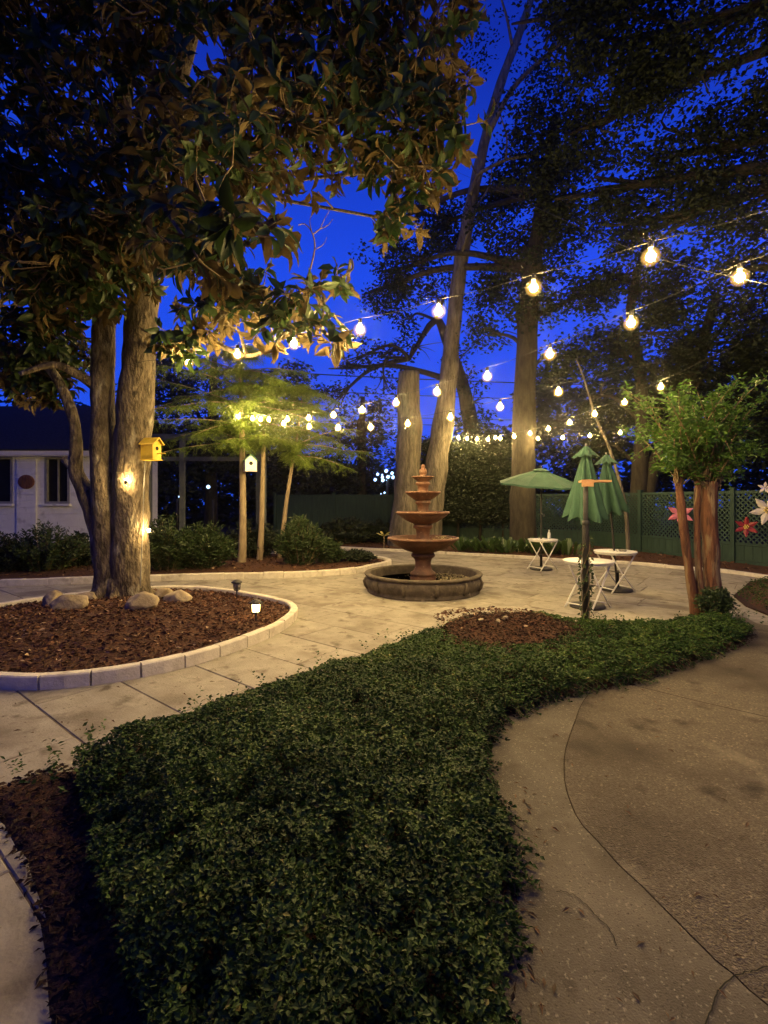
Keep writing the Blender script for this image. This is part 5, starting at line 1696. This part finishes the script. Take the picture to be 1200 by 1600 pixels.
trunk_light(198, 750, 7.05, 'small lit lamp in front of the magnolia trunk glowing on its bark', (0, -.5, -.8))
trunk_light(233, 829, 7.25, 'bright lamp at the right edge of the magnolia trunk above the ground', (.9, 0, -.3))
cb = empty('lamp_cable', P(222, 720, 7.2), 'thin pale cable running down the right edge of the magnolia trunk', 'cable')
mb = MB(); mb.tube(spline([P(228, 690, 7.22), P(226, 740, 7.22), P(224, 790, 7.24), P(222, 850, 7.24), P(219, 915, 7.2)], sub=6), .008, 6); mb.make('cord', M['grey_metal'], cb)


def path_light(px, py, d, label, lit):
    c = P(px, py, d); z0 = isl_z(c.x, c.y) - .02
    root = empty('path_light', (c.x, c.y, z0), label, 'path light', 'solar lights in the mulch island')
    mb = MB(); mb.lathe((0, 0, 0), [(.012, 0), (.012, .13)], 8); mb.make('stake', M['dark_metal'], root, local=True)
    mb = MB(); mb.lathe((0, 0, 0), [(.03, .125), (.05, .135), (.05, .15), (.042, .152)], 16); mb.make('base_ring', M['dark_metal'], root, local=True)
    mb = MB(); mb.lathe((0, 0, 0), [(.042, .152), (.05, .25), (.04, .252)], 16); mb.make('lamp_glass', M['lantern'] if lit else M['lens'], root, local=True)
    mb = MB(); mb.lathe((0, 0, 0), [(.086, .252), (.09, .26), (.06, .285), (.03, .30), (.0001, .305)], 20); mb.make('cap', M['dark_metal'], root, local=True)
    for k in range(4):
        a = k * math.pi / 2 + .4
        mb = MB(); mb.tube([(.048 * math.cos(a), .048 * math.sin(a), .15), (.056 * math.cos(a), .056 * math.sin(a), .253)], .005, 5); mb.make('rib', M['dark_metal'], root, local=True)


path_light(370, 918, 7.75, 'unlit dark solar path light at the back rim of the island', False)
path_light(400, 962, 6.15, 'glowing solar path light near the right tip of the island', True)

# ------------------------------------------------------------------ string lights
labs = {'S1': 'nearest high string of lights running from the magnolia to the upper right',
        'S2': 'long string of lights from the cypress saplings crossing to the right edge',
        'S3': 'lower middle string of lights passing in front of the cut trunk',
        'S4': 'string of lights from the leaning trunk to the crape myrtle',
        'S5': 'rear string of lights hanging lowest above the open umbrella'}
bulb_me = None
for key, px in fits.items():
    X0, dx, dy, sc, cz, n = string_fit(px)
    root = empty('string_lights', (X0 * sc, sc, np.polyval(cz, 0)), labs[key], 'string lights', 'strings of bulbs over the terrace')
    more = {'S1': 1, 'S2': 1}.get(key, 0)            # these two strings run on past the right edge of the frame
    t9 = n - 1
    zfun = lambda t: np.polyval(cz, min(t, t9)) + max(0, t - t9) * .05
    ii = np.arange(-1.6, n + more + .6, .2)
    wire = [Vector(((X0 + t * dx) * sc, (1 + t * dy) * sc, zfun(t) + .112 + .02 * (2 * abs((t % 1) - .5)) - .02)) for t in ii]
    mb = MB(); mb.tube(wire, .0026, 5); mb.make('wire', M['wire'], root)
    for k in range(n + more):
        at_ = Vector(((X0 + k * dx) * sc, (1 + k * dy) * sc, zfun(k)))
        if bulb_me is None:
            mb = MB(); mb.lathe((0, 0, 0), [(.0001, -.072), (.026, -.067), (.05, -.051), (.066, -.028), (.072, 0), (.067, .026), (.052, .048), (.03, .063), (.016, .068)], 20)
            bo = mb.make('bulb', M['halo_shell'], root, local=True); bulb_me = bo.data
            mb = MB(); mb.lathe((0, 0, 0), [(.018, .064), (.02, .07), (.02, .108), (.008, .115)], 10); so = mb.make('socket', M['wire'], bo, local=True); sock_me = so.data
            mb = MB(); mb.lathe((0, 0, 0), [(.0001, -.033), (.018, -.027), (.031, -.011), (.033, .003), (.027, .019), (.014, .034), (.008, .06)], 12); fi = mb.make('filament', M['filament'], bo, local=True); fil_me = fi.data
        else:
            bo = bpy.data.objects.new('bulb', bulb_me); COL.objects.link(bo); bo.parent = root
            so = bpy.data.objects.new('socket', sock_me); COL.objects.link(so); so.parent = bo
            fi = bpy.data.objects.new('filament', fil_me); COL.objects.link(fi); fi.parent = bo
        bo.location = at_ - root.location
# support cable crossing at the top right
sc_ = empty('support_cable', P(990, 390, 5), 'thin support cable crossing high at the right', 'cable')
mb = MB(); mb.tube(spline([P(700, 262, 12), P(840, 325, 8), P(990, 390, 5.0), P(1160, 436, 3.95), P(1500, 500, 3)], sub=6), .0025, 5); mb.make('cord', M['wire'], sc_)

# ------------------------------------------------------------------ power lines beyond
for k, (ya, yb, th, lab) in enumerate(((581, 598, .035, 'topmost and thickest of the power lines beyond the trees'), (608, 621, .025, 'second power line from the top beyond the trees'),
                                       (646, 650, .02, 'third power line from the top beyond the trees'), (656, 661, .02, 'lowest of the power lines beyond the trees'))):
    a, b = P(350, ya - 5, 29), P(1250, yb + 6, 29)
    o = empty('power_line', a, lab, 'power line', 'power lines beyond the trees')
    mb = MB(); L = [a.lerp(b, t) - Vector((0, 0, 1.2 * t * (1 - t) )) for t in np.linspace(0, 1, 18)]; mb.tube(L, th, 5); mb.make('wire', M['wire'], o)

# ------------------------------------------------------------------ distant lamps seen through the trees
def far_lamp(px, py, d, r, label, n):
    c = P(px, py, d)
    root = empty('street_lamp', (c.x, c.y, 0), label, 'lamp', 'distant lamps beyond the fence')
    mb = MB(); mb.tube([(0, 0, 0), (0, 0, c.z - .05)], .05, 8); mb.make('pole', M['dark_metal'], root, local=True)
    mb = MB()
    for k in range(n):
        mb.add(*ico((R.normal(0, r * 1.1), 0, c.z + R.normal(0, r * .8)), r * R.uniform(.14, .34)))
    mb.make('lamp_head', M['far_lamp'], root, local=True)


far_lamp(605, 745, 20.5, .26, 'cool white lamp glowing low through leaves left of the fountain top', 13)
far_lamp(597, 768, 20.6, .16, 'small cool white lamp just below the larger glow', 2)
far_lamp(277, 778, 20.5, .22, 'tiny white lamp in the dark left of the frame post', 1)
far_lamp(333, 779, 20.5, .26, 'tiny white lamp in the dark between frame posts', 1)

print('slabs', nslab, 'objects', len(bpy.data.objects), 'tris', sum(len(o.data.polygons) for o in bpy.data.objects if o.type == 'MESH'))

# ------------------------------------------------------------------ haze volume added to give the bulbs their bloom
hm = bpy.data.materials.new('bloom haze')
hm.use_nodes = True
N, L = hm.node_tree.nodes, hm.node_tree.links
for x in list(N):
    if x.type != 'OUTPUT_MATERIAL': N.remove(x)
v = N.new('ShaderNodeVolumePrincipled')
v.inputs['Density'].default_value = .0013
v.inputs['Anisotropy'].default_value = .978
v.inputs['Color'].default_value = (.92, .92, .92, 1)
L.new(v.outputs[0], N['Material Output'].inputs['Volume'])
mb = MB(); mb.box((0, 30, 10.5), (170, 130, 23.2))
tag(mb.make('haze', hm, None, smooth=False), kind='stuff')
